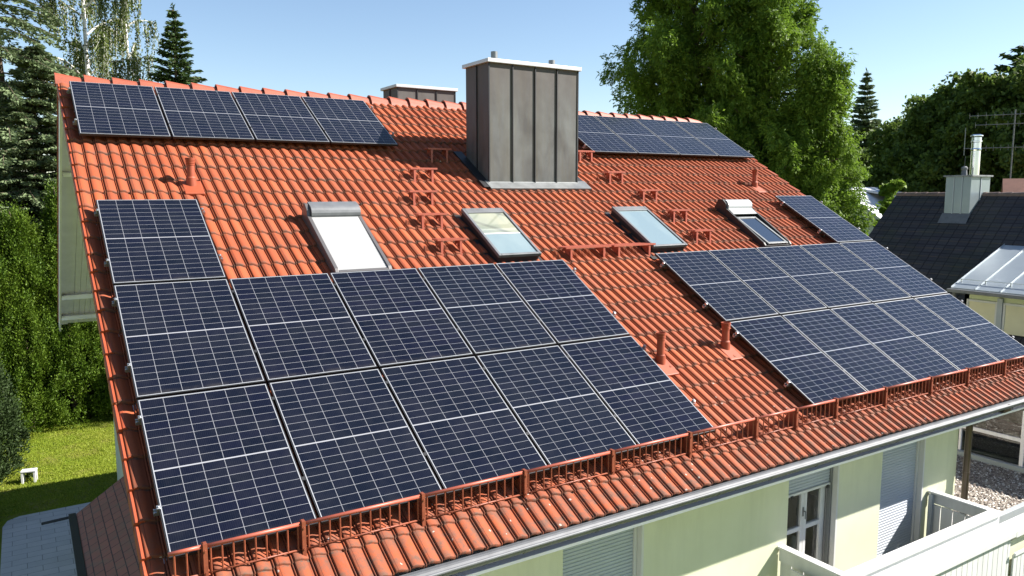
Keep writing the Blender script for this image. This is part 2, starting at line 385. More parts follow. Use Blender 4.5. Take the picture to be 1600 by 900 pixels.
# bed below the tiles and the back slope
mb = MB()
mb.box(RU0 + 0.03, -V_EAVE + 0.05, TILE_N - 0.045, RU1 - 0.03, -V_RIDGE - 0.02, TILE_N - 0.006, MROOF)
tb = math.tan(TH); BY1 = 12.05
def zb(y, d=0.0): return RIDGE_Z - d - (y - RIDGE_Y) * tb
mb.prism([(RIDGE_Y + 0.02, zb(RIDGE_Y + .02, 0.045)), (BY1, zb(BY1, 0.045)), (BY1, zb(BY1, 0.085)), (RIDGE_Y + 0.02, zb(RIDGE_Y + .02, 0.085))], 'x', RU0 + 0.03, RU1 - 0.03)
build('roof_deck', mb, M_SOFFIT, house)
mb = MB(); k = 0
yy = BY1 + 0.03
while yy > RIDGE_Y + 0.2:      # back slope courses with a hanging outer flange
    y2 = yy - 0.3489 * ct - 0.01
    mb.prism([(yy, zb(yy, -0.005)), (y2, zb(y2, 0.03)), (y2, zb(y2, 0.042)), (yy, zb(yy, 0.042))], 'x', RU0, RU1)
    yy -= 0.3489 * ct
build('back_roof_tiles', mb, M_VERGE, house)
# verge tiles left: outer roll and hanging flange per course
for (ue, sgn) in ((RU0, -1), (RU1, 1)):
    mb = MB()
    for i in range(28):
        vb = V_EAVE - i * 0.3489; vt = vb - 0.372
        o0 = ue - 0.012 if sgn < 0 else ue - 0.07; o1 = o0 + 0.082
        M = MROOF
        zl = TILE_N + 0.046; zu = TILE_N + 0.012
        pr = [(o0, -0.10), (o0, 0.0), (o0 + 0.012, 0.012), (o0 + 0.03, 0.010), (o0 + 0.036, 0.002), (o0 + 0.045, 0.014), (o1 - 0.012, 0.018), (o1, 0.002), (o1, -0.03), (o0 + 0.02, -0.03), (o0 + 0.014, -0.10)]
        n = len(pr)
        vs = [(a, -vb, zl + b) for a, b in pr] + [(a, -vt, zu + b) for a, b in pr]
        mb.add(vs, [(j, (j + 1) % n, n + (j + 1) % n, n + j) for j in range(n)] + [tuple(range(n))[::-1], tuple(range(n, 2 * n))], M)
    build('verge_tiles', mb, M_VERGE, house)
# ridge caps
mb = MB(); u = RU0 - 0.03; k = 0; rr = random.Random(2)
while u < RU1 - 0.15:
    u2 = min(u + 0.425, RU1 + 0.02)
    def sec(r, dz): return [(RIDGE_Y + r * a, RIDGE_Z - 0.115 + dz + r * b) for a, b in ((-1.1, -0.06), (-0.98, 0.30), (-0.62, 0.80), (-0.2, 1.02), (0.2, 1.02), (0.62, 0.80), (0.98, 0.30), (1.1, -0.06), (0.9, -0.06), (0.5, 0.7), (0, 0.88), (-0.5, 0.7), (-0.9, -0.06))]
    a = sec(0.168, 0.022 + rr.uniform(-.005, .005)); b = sec(0.143, -0.010); n = len(a)
    vs = [(u, p[0], p[1]) for p in a] + [(u2, p[0], p[1]) for p in b]
    mb.add(vs, [(j, (j + 1) % n, n + (j + 1) % n, n + j) for j in range(n)] + [tuple(range(n))[::-1], tuple(range(n, 2 * n))])
    u += 0.395
build('ridge_caps', mb, M_RIDGE, house)
# bargeboards, purlins, soffit under the gable overhang
for x0 in (RU0 + 0.02, RU1 - 0.06):
    mb = MB()
    mb.prism([(RIDGE_Y, zb(RIDGE_Y, 0.088)), (BY1 - 0.05, zb(BY1 - .05, 0.088)), (BY1 - 0.05, zb(BY1 - .05, 0.30)), (RIDGE_Y, zb(RIDGE_Y, 0.30))], 'x', x0, x0 + 0.04)
    mb.box(x0, -V_EAVE + 0.06, TILE_N - 0.25, x0 + 0.04, -V_RIDGE - 0.06, TILE_N - 0.048, MROOF); build('bargeboard', mb, M_SOFFIT, house)
mb = MB(); mb.prism([(RIDGE_Y, zb(RIDGE_Y, 0.105)), (BY1 - 0.1, zb(BY1 - .1, 0.105)), (BY1 - 0.1, zb(BY1 - .1, 0.15)), (RIDGE_Y, zb(RIDGE_Y, 0.15))], 'x', RU0 + 0.065, RU0 + 0.22)
build('soffit_batten', mb, M_SOFFIT, house)
mb = MB()
x = RU0 + 0.222
while x < HX0 + 0.1:
    mb.prism([(RIDGE_Y, zb(RIDGE_Y, 0.09)), (BY1 - 0.1, zb(BY1 - .1, 0.09)), (BY1 - 0.1, zb(BY1 - .1, 0.115)), (RIDGE_Y, zb(RIDGE_Y, 0.115))], 'x', x, x + 0.112)
    x += 0.12
build('soffit_boards', mb, M_SOFFIT, house)
for yb in (10.15, 11.25):
    mb = MB(); mb.box(RU0 + 0.07, yb, zb(yb, 0.36), HX0 - .002, yb + 0.22, zb(yb + .22, 0.13)); build('purlin', mb, M_SOFFIT, house, bevel=0.006)
for yb in (5.5,):
    mb = MB(); mb.box(RU0 + 0.07, yb, zb(yb, 0.28), HX0 - .002, yb + 0.14, zb(yb + .14, 0.12)); build('purlin', mb, M_SOFFIT, house, bevel=0.006)

# --- walls with real openings: door and shutter bays in the front wall
OP = [(3.83, 4.97), (7.50, 8.57), (9.59, 10.71)]; ZT = -3.42; ZF = -5.52
mb = MB(); xs = [HX0] + [a for p in OP for a in p] + [HX1]
mb.box(HX0, HY0, ZT, HX1, HY0 + 0.3, -3.18)
for i in range(0, len(xs), 2): mb.box(xs[i], HY0, ZF, xs[i + 1], HY0 + 0.3, ZT)
mb.box(HX0, HY0, GZ, HX1, HY0 + 0.3, ZF)
gz = lambda y: (RIDGE_Z - abs(y - RIDGE_Y) * tb) - 0.26
for x0 in (HX0, HX1 - 0.3):
    mb.prism([(HY0 + 0.3, GZ), (HY1, GZ), (HY1, gz(HY1)), (RIDGE_Y, gz(RIDGE_Y)), (HY0 + 0.3, gz(HY0 + .3))], 'x', x0, x0 + 0.3)
mb.box(HX0 + 0.3, HY1 - 0.3, GZ, HX1 - 0.3, HY1, gz(HY1))
build('wall', mb, M_WALL, house)
mb = MB(); mb.box(HX0 + 0.3, HY0 + 0.3, ZF - 0.2, HX1 - 0.3, HY0 + 4.0, ZF - 0.01); mb.box(HX0 + .3, HY0 + 4.0, ZF, HX1 - .3, HY0 + 4.1, -3.2)
mb.box(HX0 + .3, HY0 + .3, -3.2, HX1 - .3, HY0 + 4.1, -3.14)
build('interior', mb, M_INT, house)
# eave soffit
mb = MB(); mb.box(RU0 + 0.1, HY0 - 0.62, -3.30, RU1 - 0.1, HY0 - 0.002, -3.27); build('eave_soffit', mb, M_SOFFIT, house)

# closed shutters in two bays
def shutter(x0, x1, z0, z1, yf, mat, pitch=0.042):
    mb = MB(); z = z1
    while z > z0 + 0.002:
        a = max(z - pitch, z0)
        h = z - a
        mb.prism([(yf, a + 0.004), (yf - 0.004, a + 0.16 * h + .002), (yf - 0.006, a + 0.5 * h), (yf - 0.004, a + 0.9 * h), (yf, z), (yf + 0.01, z), (yf + 0.01, a + .004)], 'x', x0, x1)
        z -= pitch
    return mb
for i, (a, b) in enumerate(OP):
    z0 = ZF + 0.02 if i != 1 else -3.93
    s = build('roller_shutter', shutter(a + 0.045, b - 0.075, z0, ZT, HY0 + 0.10, M_SHUT), M_SHUT, house)
    mb = MB(); mb.box(a + 0.002, HY0 + 0.07, ZF, a + 0.043, HY0 + 0.13, ZT); mb.box(b - 0.073, HY0 + 0.07, ZF, b - 0.035, HY0 + 0.13, ZT)
    build('guide_rail', mb, M_WHITE if i != 1 else M_ZINC, s, bevel=0.003)
    mb = MB(); mb.box(b - 0.033, HY0 - 0.006, ZF, b - 0.001, HY0 + 0.28, ZT); build('reveal', mb, M_WHITE, s)
    if i == 1:
        mb = MB(); mb.box(a + 0.046, HY0 + 0.075, z0 - 0.035, b - 0.076, HY0 + 0.115, z0 - 0.001); build('bottom_bar', mb, M_WHITE, s, bevel=0.004)
        for xx in (a + 0.14, b - 0.17): mb = MB(); mb.box(xx, HY0 + 0.06, z0 - 0.06, xx + 0.05, HY0 + 0.074, z0 - 0.02); build('stopper', mb, M_DARKMET, s)
# balcony door
a, b = OP[1]; fy = HY0 + 0.15
door = MB(); X0, X1, Z0, Z1 = a + 0.05, b - 0.08, ZF + 0.02, ZT
xm = (X0 + X1) / 2
door.box(X0, fy, Z0, X0 + 0.05, fy + 0.07, Z1); door.box(X1 - 0.05, fy, Z0, X1, fy + 0.07, Z1); door.box(X0 + .05, fy, Z0, X1 - .05, fy + 0.07, Z0 + 0.05); door.box(X0 + .05, fy, Z1 - 0.05, X1 - .05, fy + 0.07, Z1)
do = build('balcony_door', door, M_WHITE, house, bevel=0.004)
for (p, q) in ((X0 + 0.052, xm - 0.002), (xm + 0.002, X1 - 0.052)):
    lf = MB(); f = 0.062; y0, y1 = fy - 0.012, fy + 0.05; za, zc = Z0 + 0.052, Z1 - 0.052; zm = -4.50
    lf.box(p, y0, za, p + f, y1, zc); lf.box(q - f, y0, za, q, y1, zc); lf.box(p + f, y0, za, q - f, y1, za + f + 0.12); lf.box(p + f, y0, zc - f, q - f, y1, zc); lf.box(p + f, y0 + .003, zm - 0.03, q - f, y1 - .003, zm + 0.03)
    ob = build('door_leaf', lf, M_WHITE, do, bevel=0.004)
    g = MB(); g.add([(p + f - .01, fy + .02, za + .1), (q - f + .01, fy + .02, za + .1), (q - f + .01, fy + .02, zc - .02), (p + f - .01, fy + .02, zc - .02)], [(0, 1, 2, 3)]); build('pane', g, M_GLASS, do)
hd = MB(); hd.box(xm - 0.03, fy - 0.022, -4.33, xm - 0.005, fy - 0.013, -4.20); hd.box(xm - 0.022, fy - 0.05, -4.26, xm - 0.012, fy - 0.022, -4.245); hd.box(xm - 0.022, fy - 0.058, -4.36, xm - 0.010, fy - 0.048, -4.245)
build('handle', hd, M_ZINC, do)

# --- gutter, apron sheet, downpipe
mb = MB(); GY, GZc, GR = -5.06, -3.085, 0.072
seg = 12; ring = [(GY + GR * math.cos(math.pi + math.pi * i / seg), GZc + GR * math.sin(math.pi + math.pi * i / seg)) for i in range(seg + 1)]
outer = ring; inner = [(GY + (GR - .004) * math.cos(math.pi + math.pi * i / seg), GZc + (GR - .004) * math.sin(math.pi + math.pi * i / seg)) for i in range(seg + 1)][::-1]
mb.prism(outer + inner, 'x', RU0 - 0.02, RU1 + 0.05)
mb.tube((RU0 - .02, GY - GR - 0.006, GZc + 0.004), (RU1 + .05, GY - GR - 0.006, GZc + 0.004), 0.015, n=10)
gut = build('gutter', mb, M_ZINCD, house)
x = 0.35
while x < RU1:
    h = MB(); pts = [(GY + (GR + .005) * math.cos(math.pi + math.pi * i / 8), GZc + (GR + .005) * math.sin(math.pi + math.pi * i / 8)) for i in range(9)]
    pin = [(GY + (GR + .001) * math.cos(math.pi + math.pi * i / 8), GZc + (GR + .001) * math.sin(math.pi + math.pi * i / 8)) for i in range(9)][::-1]
    h.prism(pts + pin, 'x', x, x + 0.028); build('hanger', h, M_ZINCD, gut); x += 0.83
mb = MB(); mb.prism([(-4.88, -3.10), (-4.96, -3.135), (-4.96, -3.14), (-4.88, -3.106)], 'x', RU0 + .02, RU1)     # drip sheet into the gutter
mb.prism([(-4.96, -3.135), (-4.985, -3.15), (-4.983, -3.155), (-4.95, -3.142)], 'x', RU0 + .05, RU1 - .03)
build('drip_sheet', mb, M_ZINC, house)
mb = MB(); dx = HX1 + 0.08
mb.tube((dx, HY0 - 0.12, GZ), (dx, HY0 - 0.12, -3.55), 0.05, n=14); mb.tube((dx, HY0 - 0.12, -3.56), (dx, -5.05, -3.16), 0.05, n=14)
for z in (-4.4, -6.5): mb.tube((dx, HY0 - 0.12, z), (dx, HY0 - 0.12, z + 0.04), 0.057, n=14)
build('downpipe', mb, M_PIPEBROWN, house, smooth=False)

# --- chimneys
def chimney(X0, X1, Y0, Y1, zt, nf, front_v=None, flues=()):
    zb_ = min(RIDGE_Z - abs(Y0 - RIDGE_Y) * tb, RIDGE_Z - abs(Y1 - RIDGE_Y) * tb) - 0.35
    mb = MB(); mb.box(X0, Y0, zb_, X1, Y1, zt); c = build('chimney', mb, M_CHIM, house)
    mb = MB(); r = 0.022; tt = 0.008
    wd = (X1 - X0) / nf
    for i in range(1, nf): mb.box(X0 + wd * i - tt, Y0 - r, zb_, X0 + wd * i + tt, Y0 + .001, zt - .005)
    ym = (Y0 + Y1) / 2
    for X, s in ((X0, -1), (X1, 1)): mb.box(X, ym - tt, zb_, X + s * r, ym + tt, zt - .005)
    for X in (X0, X1): mb.box(X - .012, Y0 - .012, zb_, X + .012, Y0 + .012, zt - .006)
    build('standing_seams', mb, M_DARKMET, c)  # seams coloured near black, painting in the shade on their sides
    mb = MB(); o = 0.05; mb.box(X0 - o, Y0 - o, zt, X1 + o, Y1 + o, zt + 0.062); build('cap', mb, M_CAP, c, bevel=0.006)
    for (fx, fy_, h) in flues:
        mb = MB(); mb.lathe([(0.058, 0), (0.058, h), (0.048, h), (0.048, 0)], 20, c=(fx, fy_, zt + 0.062)); build('flue', mb, M_ZINC, c, smooth=False)
    return c
c1 = chimney(5.905, 7.745, 0.635, 1.42, 2.222, 4, flues=((6.26, 1.05, 0.20), (7.47, 1.05, 0.16)))
v0 = (-0.735)
mb = MB()       # apron in front, side flashings
mb.box(5.84, 0.47, TILE_N + 0.085, 7.95, 0.735, TILE_N + 0.091, MROOF); mb.box(5.84, 0.47, TILE_N + 0.05, 7.95, 0.475, TILE_N + 0.085, MROOF)
mb.add([(5.905, 0.632, RF(0, -0.735, -.1).z - 0.06), (7.745, 0.632, RF(0, -0.735, -.1).z - 0.06), (7.745, 0.632, 0.27), (5.905, 0.632, 0.27)], [(0, 1, 2, 3)])
mb.prism([(0.61, 0.19), (0.61, 0.25), (0.632, 0.27), (0.632, 0.19)], 'x', 5.88, 7.77)
build('apron_flashing', mb, M_ZINC, c1, bevel=0.0)
mb = MB()
mb.box(5.74, 0.53, TILE_N + 0.05, 5.9, 1.78, TILE_N + 0.084, MROOF); build('side_flashing', mb, M_DARKMET, c1); mb = MB(); mb.box(7.75, 0.53, TILE_N + 0.05, 7.93, 1.78, TILE_N + 0.084, MROOF)
build('side_flashing', mb, M_DARKMET, c1)
chimney(6.42, 7.86, 5.46, 6.25, 2.40, 3)

# --- vent pipes (parts of the house)
def vent_pipe(u, v, h, r=0.052):
    b = RF(u, v, TILE_N + 0.03)
    mb = MB(); M = Matrix.Translation(b)
    prof_ = [(r * 1.28, -0.08), (r * 1.28, 0.10 * h / .33), (r * 1.22, 0.115), (r * 1.0, 0.135), (r * 0.96, h - 0.10)]
    z = h - 0.10
    for i in range(4): prof_ += [(r * (1.06 + i * .05), z + 0.002), (r * (1.10 + i * .05), z + 0.008), (r * (1.10 + i * .05), z + 0.015), (r * (1.0 + i * .05), z + 0.018)]; z += 0.022
    prof_ += [(r * 1.30, z), (r * 1.30, z + 0.012), (r * 1.12, z + 0.012), (r * 1.02, z - 0.05), (r * 0.3, z - 0.055)]
    mb.lathe(prof_, 24, M)
    p = build('vent_pipe', mb, M_PIPE, house, smooth=False)
    mb = MB()   # smooth base tile with a raised dome
    mb.box(u - 0.12, -v - 0.24, TILE_N + 0.02, u + 0.13, -v + 0.10, TILE_N + 0.066, MROOF)
    build('base_plate', mb, M_VERGE, p, bevel=0.012)
    return p
for (u, v, h) in ((1.19, -0.60, 0.385), (6.10, 3.98, 0.42), (7.38, 3.90, 0.385), (12.47, -0.62, 0.385)): vent_pipe(u, v, h)

# --- roof windows
def ring_roof(mb, u0, u1, v0, v1, wd, n0, n1, wtop=None, wbot=None):
    wt = wtop or wd; wb = wbot or wd
    mb.box(u0, -v1, n0, u0 + wd, -v0, n1, MROOF); mb.box(u1 - wd, -v1, n0, u1, -v0, n1, MROOF)
    mb.box(u0 + wd, -v0 - wt, n0, u1 - wd, -v0, n1, MROOF); mb.box(u0 + wd, -v1, n0, u1 - wd, -v1 + wb, n1, MROOF)
def mat_rpane(name, c1, c2, folds):
    t = NT(name); co = t.coord(); x, y, z = t.sep(co)
    f = t.noise(t.scale(co, (1.6, .7, .7)), 1.3, 3, .5, .6)
    c = t.mix(t.ramp(f, .4, .62), c1, c2)
    if folds:
        w_ = t.n('ShaderNodeTexWave'); t.link(co, w_.inputs['Vector']); w_.inputs['Scale'].default_value = .75; w_.inputs['Distortion'].default_value = 1.2; w_.bands_direction = 'DIAGONAL'
        c = t.mix(t.ramp(w_.outputs['Fac'], .0, .10, .55, 0), c, (.10, .11, .10))
    t.set(c, .05, 0, .5); t.b.inputs['Coat Weight'].default_value = 1; t.b.inputs['Coat Roughness'].default_value = .02; return t.m
M_RPANE = mat_rpane('bluish_blind_and_sky_reflection', (.17, .23, .25), (.21, .27, .28), False)  # blind colour, and a painted sky reflection in the split window's lower pane
M_RPANEC = mat_rpane('cream_blind_behind_glass', (.20, .23, .20), (.28, .29, .22), True)
def mat_roofglass(name, split):
    t = NT(name); co = t.coord(); x, y, z = t.sep(co)
    t.set((0.42, 0.46, 0.45) if split else (0.36, 0.41, 0.43), 0.06, 0, 0.9)
    t.b.inputs['Coat Weight'].default_value = 1.0; t.b.inputs['Coat Roughness'].default_value = 0.02; t.b.inputs['Coat IOR'].default_value = 1.9
    return t.m
def skylight(u0, u1, v0, v1, split):
    mb = MB(); ring_roof(mb, u0 + .02, u1 - .02, v0 + .02, v1 - .02, 0.06, -0.19, -0.035)
    s = build('skylight', mb, M_DARKMET, house)
    if split: tag(s, 'roof window with a pale half drawn blind')
    mb = MB(); ring_roof(mb, u0, u1, v0, v1, 0.045, -0.045, 0.005, 0.13, 0.045); build('frame', mb, M_ZINCD, s, bevel=0.006)
    mb = MB(); q0, q1, w0, w1 = u0 + .045, u1 - .045, -v1 + .045, -v0 - .13
    wm = w0 + (w1 - w0) * .47 if split else w1
    mb.box(q0, w0, -.03, q1, wm, -.012, MROOF); build('pane', mb, M_RPANE, s)
    if split:
        mb = MB(); mb.box(q0, wm + .03, -.03, q1, w1, -.012, MROOF); build('pane', mb, M_RPANEC, s)
        mb = MB(); mb.box(q0, wm + .001, -.03, q1, wm + .029, -.009, MROOF); build('blind_bar', mb, M_WHITE, s)
    mb = MB(); mb.box(u0 - .07, -v1 - .16, TILE_N + .035, u1 + .07, -v1 + .02, TILE_N + .05, MROOF); mb.box(u0 - .07, -v1, TILE_N + .035, u0 + .03, -v0 + .05, TILE_N + .045, MROOF); mb.box(u1 - .03, -v1, TILE_N + .035, u1 + .07, -v0 + .05, TILE_N + .045, MROOF)
    build('flashing', mb, M_DARKMET, s)
M_BLINDC = plain('cream_fabric', (0.55, 0.56, 0.46), 0.8, var=0.1)
M_BLINDB = plain('pale_blue_fabric', (0.42, 0.50, 0.52), 0.8, var=0.06, vs=2)
skylight(4.87, 5.60, 0.31, 1.585, True)
skylight(7.81, 8.57, 0.32, 1.555, False)
# roof window with its white outside shutter closed
u0, u1, v0, v1 = 2.455, 3.215, 0.22, 1.69
mb = MB()
for (a, b) in ((u0, u0 + 0.05), (u1 - 0.05, u1)):
    mb.prism([(-v1, -0.20), (-v1, -0.055), (-v1 + .05, -0.03), (-v0 - .22, 0.0), (-v0 - .16, 0.06), (-v0 - .05, 0.085), (-v0, 0.06), (-v0, -0.20)], 'x', a, b, MROOF)
mb.box(u0 + .05, -v1, -0.17, u1 - .05, -v1 + .04, -0.05, MROOF)
s = build('shuttered_skylight', mb, M_BRONZE, house, bevel=0.006)
mb = MB(); pr = [(-v0 - .25, -.02)] + [(-v0 - .14 - .11 * math.cos(math.radians(t)), .0 + .10 * math.sin(math.radians(t))) for t in (10, 30, 50, 70, 90)] + [(-v0 - .0, 0.085), (-v0, -.1), (-v0 - .25, -.1)]
mb.prism(pr, 'x', u0 + .052, u1 - .012, MROOF); build('housing', mb, M_ZINCD, s, bevel=0.003)
mb = MB(); y = -v0 - .25
k = 0; N_ = 34; dy = (v1 - 0.045 - v0 - .25) / N_
for k in range(N_):
    ya = -v0 - .25 - k * dy; yb = ya - dy; za = -0.005 - 0.045 * k / N_; zc = -0.005 - 0.045 * (k + 1) / N_
    mb.prism([(ya, za - .02), (ya, za - .004), (ya - dy * .25, za), (ya - dy * .8, zc), (yb + .0015, zc - .005), (yb + .0015, zc - .02)], 'x', u0 + .052, u1 - .052, MROOF)
build('shutter_slats', mb, M_SHUTW, s)
# roof window with the outside shutter pushed open
u0, u1, v0, v1 = 10.50, 11.24, 0.22, 1.60
mb = MB()
for (a, b) in ((u0, u0 + 0.045), (u1 - 0.045, u1)):
    mb.prism([(-v1, -0.20), (-v1, -0.075), (-v1 + .06, -0.05), (-v0 - .24, 0.01), (-v0 - .18, 0.085), (-v0 - .06, 0.11), (-v0 + .03, 0.05), (-v0 + .03, -0.20)], 'x', a, b, MROOF)
mb.box(u0 + .04, -v1, -.19, u1 - .04, -v1 + .03, -.105, MROOF); mb.box(u0 + .04, -v0 - .05, -.19, u1 - .04, -v0, -.105, MROOF)
s = build('shuttered_skylight', mb, [M_DARKMET], house, bevel=0.006)
tag(s, 'roof window whose outside shutter is rolled up above the open sash')
mb = MB(); pr = [(-v0 - .25, .0)] + [(-v0 - .13 - .12 * math.cos(math.radians(t)), .02 + .10 * math.sin(math.radians(t))) for t in (5, 25, 45, 65, 85, 110, 140)] + [(-v0 - .02, -.1), (-v0 - .25, -.1)]
mb.prism(pr, 'x', u0 + .047, u1 - .047, MROOF); build('housing', mb, M_CAP, s)
mb = MB(); mb.prism([(-v0 - .25, .02), (-v0 - .42, .0), (-v0 - .42, -.012), (-v0 - .25, .008)], 'x', u0 + .047, u1 - .047, MROOF); build('shutter_slats', mb, M_SHUTW, s)
mb = MB(); ring_roof(mb, u0 + .10, u1 - .10, v0 + .45, v1 - .02, .05, -.075, -.045); build('sash', mb, M_ZINC, s, bevel=.004)
mb = MB(); mb.box(u0 + .145, -v1 + .065, -.065, u1 - .145, -v0 - .495, -.058, MROOF); build('pane', mb, glass('dark_roof_glass', (0.02, 0.03, 0.05), 0.02), s)
mb = MB(); mb.box(u0 + .047, -v1 + .0, -.10, u1 - .047, -v0 - .1, -.085, MROOF); build('shaft_shade', mb, M_BLACK, s)  # flat black plate painting the darkness inside the open window

# --- balcony (part of the house)
BX0, BX1, BY, BZ = 7.32, 10.93, -5.32, -4.52
mb = MB(); mb.box(BX0, BY + .02, ZF - 0.22, BX1, HY0 - .002, ZF - 0.02)
bal = build('balcony', mb, plain('balcony_floor', (0.42, 0.42, 0.40), 0.8), house)
mb = MB(); mb.box(BX0 - .02, BY - .10, BZ - .035, BX1 + .03, BY + .07, BZ); mb.box(BX0 - .02, BY + .072, BZ - .035, BX0 + .10, HY0 - .01, BZ - .001); mb.box(BX1 - .09, BY + .072, BZ - .035, BX1 + .03, HY0 - .01, BZ - .001)
build('handrail', mb, M_WOODW, bal, bevel=.006)
mb = MB()
mb.box(BX0 - .02, BY - .05, BZ - .20, BX1, BY - .022, BZ - .037); mb.box(BX0, BY - .0, BZ - .22, BX1, BY + .03, BZ - .04)
mb.box(BX0 + .0, BY + .03, BZ - .2, BX0 + .03, HY0 - .03, BZ - .04); mb.box(BX1 - .03, BY + .03, BZ - .2, BX1, HY0 - .03, BZ - .04)
y = BY + .04
while y < HY0 - .15:                 # vertical boards of both short sides
    mb.box(BX0 + .031, y, ZF - .3, BX0 + .055, y + .17, BZ - .205); mb.box(BX1 - .055, y, ZF - .3, BX1 - .031, y + .17, BZ - .205); y += .182
x = BX0 - .02
while x < BX1 - .04:                 # front boards
    mb.box(x, BY - .225, ZF - .85, min(x + .128, BX1), BY - .20, BZ - .27); x += .137
build('boards', mb, M_WOODW, bal, bevel=.003)
mb = MB(); mb.prism([(BY - .05, BZ - .19), (BY - .05, BZ - .225), (BY - .27, BZ - .255), (BY - .27, BZ - .225)], 'x', BX0 - .25, BX1 + .02)
mb.box(BX0 - .25, BY - .285, BZ - .30, BX1 + .02, BY - .272, BZ - .22)
mb.box(BX0 - .29, BY - .285, BZ - .26, BX0 - .252, HY0 - .3, BZ - .225); mb.box(BX0 - .12, BY - .04, BZ - .31, BX0 - .10, HY0 - .3, BZ - .17)
build('flower_box_ledge', mb, M_WOODW, bal, bevel=.004)
mb = MB(); mb.box(BX1 - .13, HY0 - .11, ZF, BX1 - .07, HY0 - .05, BZ - .04); mb.box(BX0 + .06, HY0 - .11, ZF, BX0 + .12, HY0 - .05, BZ - .04); build('corner_post', mb, M_POST, bal)
# neighbouring terrace screen to the right of the balcony
mb = MB(); mb.prism([(BY - .05, BZ - .19), (BY - .05, BZ - .225), (BY - .27, BZ - .255), (BY - .27, BZ - .225)], 'x', BX1 + .024, 15.2); mb.box(BX1 + .024, BY - .285, BZ - .32, 15.2, BY - .272, BZ - .22)
sc = build('terrace_screen', mb, M_WOODW, house, bevel=.004)
mb = MB(); x = BX1 + .05
while x < 15.1: mb.box(x, BY - .26, ZF - .85, x + .10, BY - .235, BZ - .60); x += .112
mb.box(BX1 + .03, BY - .29, BZ - .60, 15.2, BY - .262, BZ - .555)
build('boards', mb, M_WOODW, sc, bevel=.003)
mb = MB(); mb.box(BX1 + .1, BY - .16, ZF - .85, 15.2, BY - .08, BZ - .45); build('parapet', mb, M_WALL, sc)

# --- small lean-to porch roof on the gable wall
def mat_shingle():
    t = NT('porch_shingles'); co = t.coord(); x, y, z = t.sep(co)
    br = t.n('ShaderNodeTexBrick'); t.link(t.comb(y, x, 0.0), br.inputs['Vector']); br.inputs['Scale'].default_value = 1.0
    br.inputs['Brick Width'].default_value = 0.30; br.inputs['Row Height'].default_value = 0.145; br.inputs['Mortar Size'].default_value = 0.008
    br.inputs['Color1'].default_value = (0.30, 0.11, 0.075, 1); br.inputs['Color2'].default_value = (0.24, 0.095, 0.065, 1); br.inputs['Mortar'].default_value = (0.04, 0.02, 0.02, 1)
    t.set(t.mix(t.ramp(t.noise(co, 5, 5), .45, .7, 0, .5), br.outputs[0], (0.15, 0.12, 0.08)), 0.8); t.bump(br.outputs['Fac'], -0.5, 0.01); return t.m
mb = MB(); mb.add([(-.27, -3.5, -6.1), (-.27, 6.0, -6.1), (HX0 - .004, 6.6, -5.55), (HX0 - .004, -3.5, -5.55), (-.27, -3.5, -6.16), (-.27, 6.0, -6.16), (HX0 - .004, 6.6, -5.65), (HX0 - .004, -3.5, -5.65)],
                  [(0, 3, 2, 1), (4, 5, 6, 7), (0, 1, 5, 4), (1, 2, 6, 5), (2, 3, 7, 6), (3, 0, 4, 7)])
po = build('porch_roof', mb, mat_shingle(), house)
mb = MB(); mb.box(-.40, -3.5, -6.20, -.275, 6.05, -6.09); mb.tube((-.34, 6.0, -6.14), (-.85, 6.1, -6.2), .028, n=8); build('porch_gutter', mb, M_DARKMET, po)

# ================================================================= VASE behind the balcony door
mb = MB(); mb.lathe([(0.0, 0), (.085, 0), (.10, .05), (.075, .16), (.06, .42), (.07, .50), (.05, .53), (.075, .60), (.07, .68), (.045, .74), (.0, .76)], 20)
tag(build('vase', mb, M_WHITE, loc=(8.19, HY0 + 0.42, ZF - 0.005), local=True, smooth=True), 'tall white vase standing inside the glazed balcony door', 'vase')

# ================================================================= SOLAR PANELS
PW, PH = 1.134, 1.722; GXp, GYp = 0.04613, 0.05029
proto = empty('solar_panel', (0, 0, 0), (TH, 0, 0))
mb = MB(); fw = 0.0075; x, y = PW / 2, PH / 2; e = .011
mb.box(-x, -y, -.004, -x + fw, y, 0); mb.box(x - fw, -y, -.004, x, y, 0); mb.box(-x + fw, -y, -.004, x - fw, -y + fw, 0); mb.box(-x + fw, y - fw, -.004, x - fw, y, 0)
mb.box(-x - e, -y - e, -.035, -x + fw, y + e, -.0042, mi=1); mb.box(x - fw, -y - e, -.035, x + e, y + e, -.0042, mi=1); mb.box(-x + fw, -y - e, -.035, x - fw, -y + fw, -.0042, mi=1); mb.box(-x + fw, y - fw, -.035, x - fw, y + e, -.0042, mi=1)  # black skirt added outside the frame to paint the panel gaps dark
build('frame', mb, [M_FRAME, M_BLACK], proto, local=True)
mb = MB(); mb.box(-x + fw, -y + fw, -.008, x - fw, y - fw, -.0025); build('cell_face', mb, M_CELLS, proto, local=True)
mb = MB(); mb.box(-x + fw, -y + fw, -.012, x - fw, y - fw, -.0085); mb.box(-.06, .5, -.030, .06, .6, -.0125); build('back_sheet', mb, M_BLACK, proto, local=True)
blocks = {'left': (0.0, 0.0), 'topleft': (-0.02986, -3.50464), 'right': (7.7033, 1.75625), 'topright': (8.84479, -3.50425)}
plist = []
ordn = ['leftmost', 'second from left', 'third from left', 'fourth from left', 'fifth from left']
plist.append(('left', 0, 0, 'lone solar panel above the left end of the large left array', 'left array'))
for r, rn in ((1, 'upper row of the large left array'), (2, 'lower row of the large left array')):
    for c in range(5): plist.append(('left', c, r, ordn[c] + ' solar panel in the ' + rn, 'left array'))
on4 = ['leftmost', 'second from left', 'third from left', 'rightmost']
for c in range(4): plist.append(('topleft', c, 0, on4[c] + ' of four solar panels under the ridge, left of the chimney', 'top left'))
for c in range(4): plist.append(('topright', c, 0, on4[c] + ' of four solar panels under the ridge, right of the chimney', 'top right'))
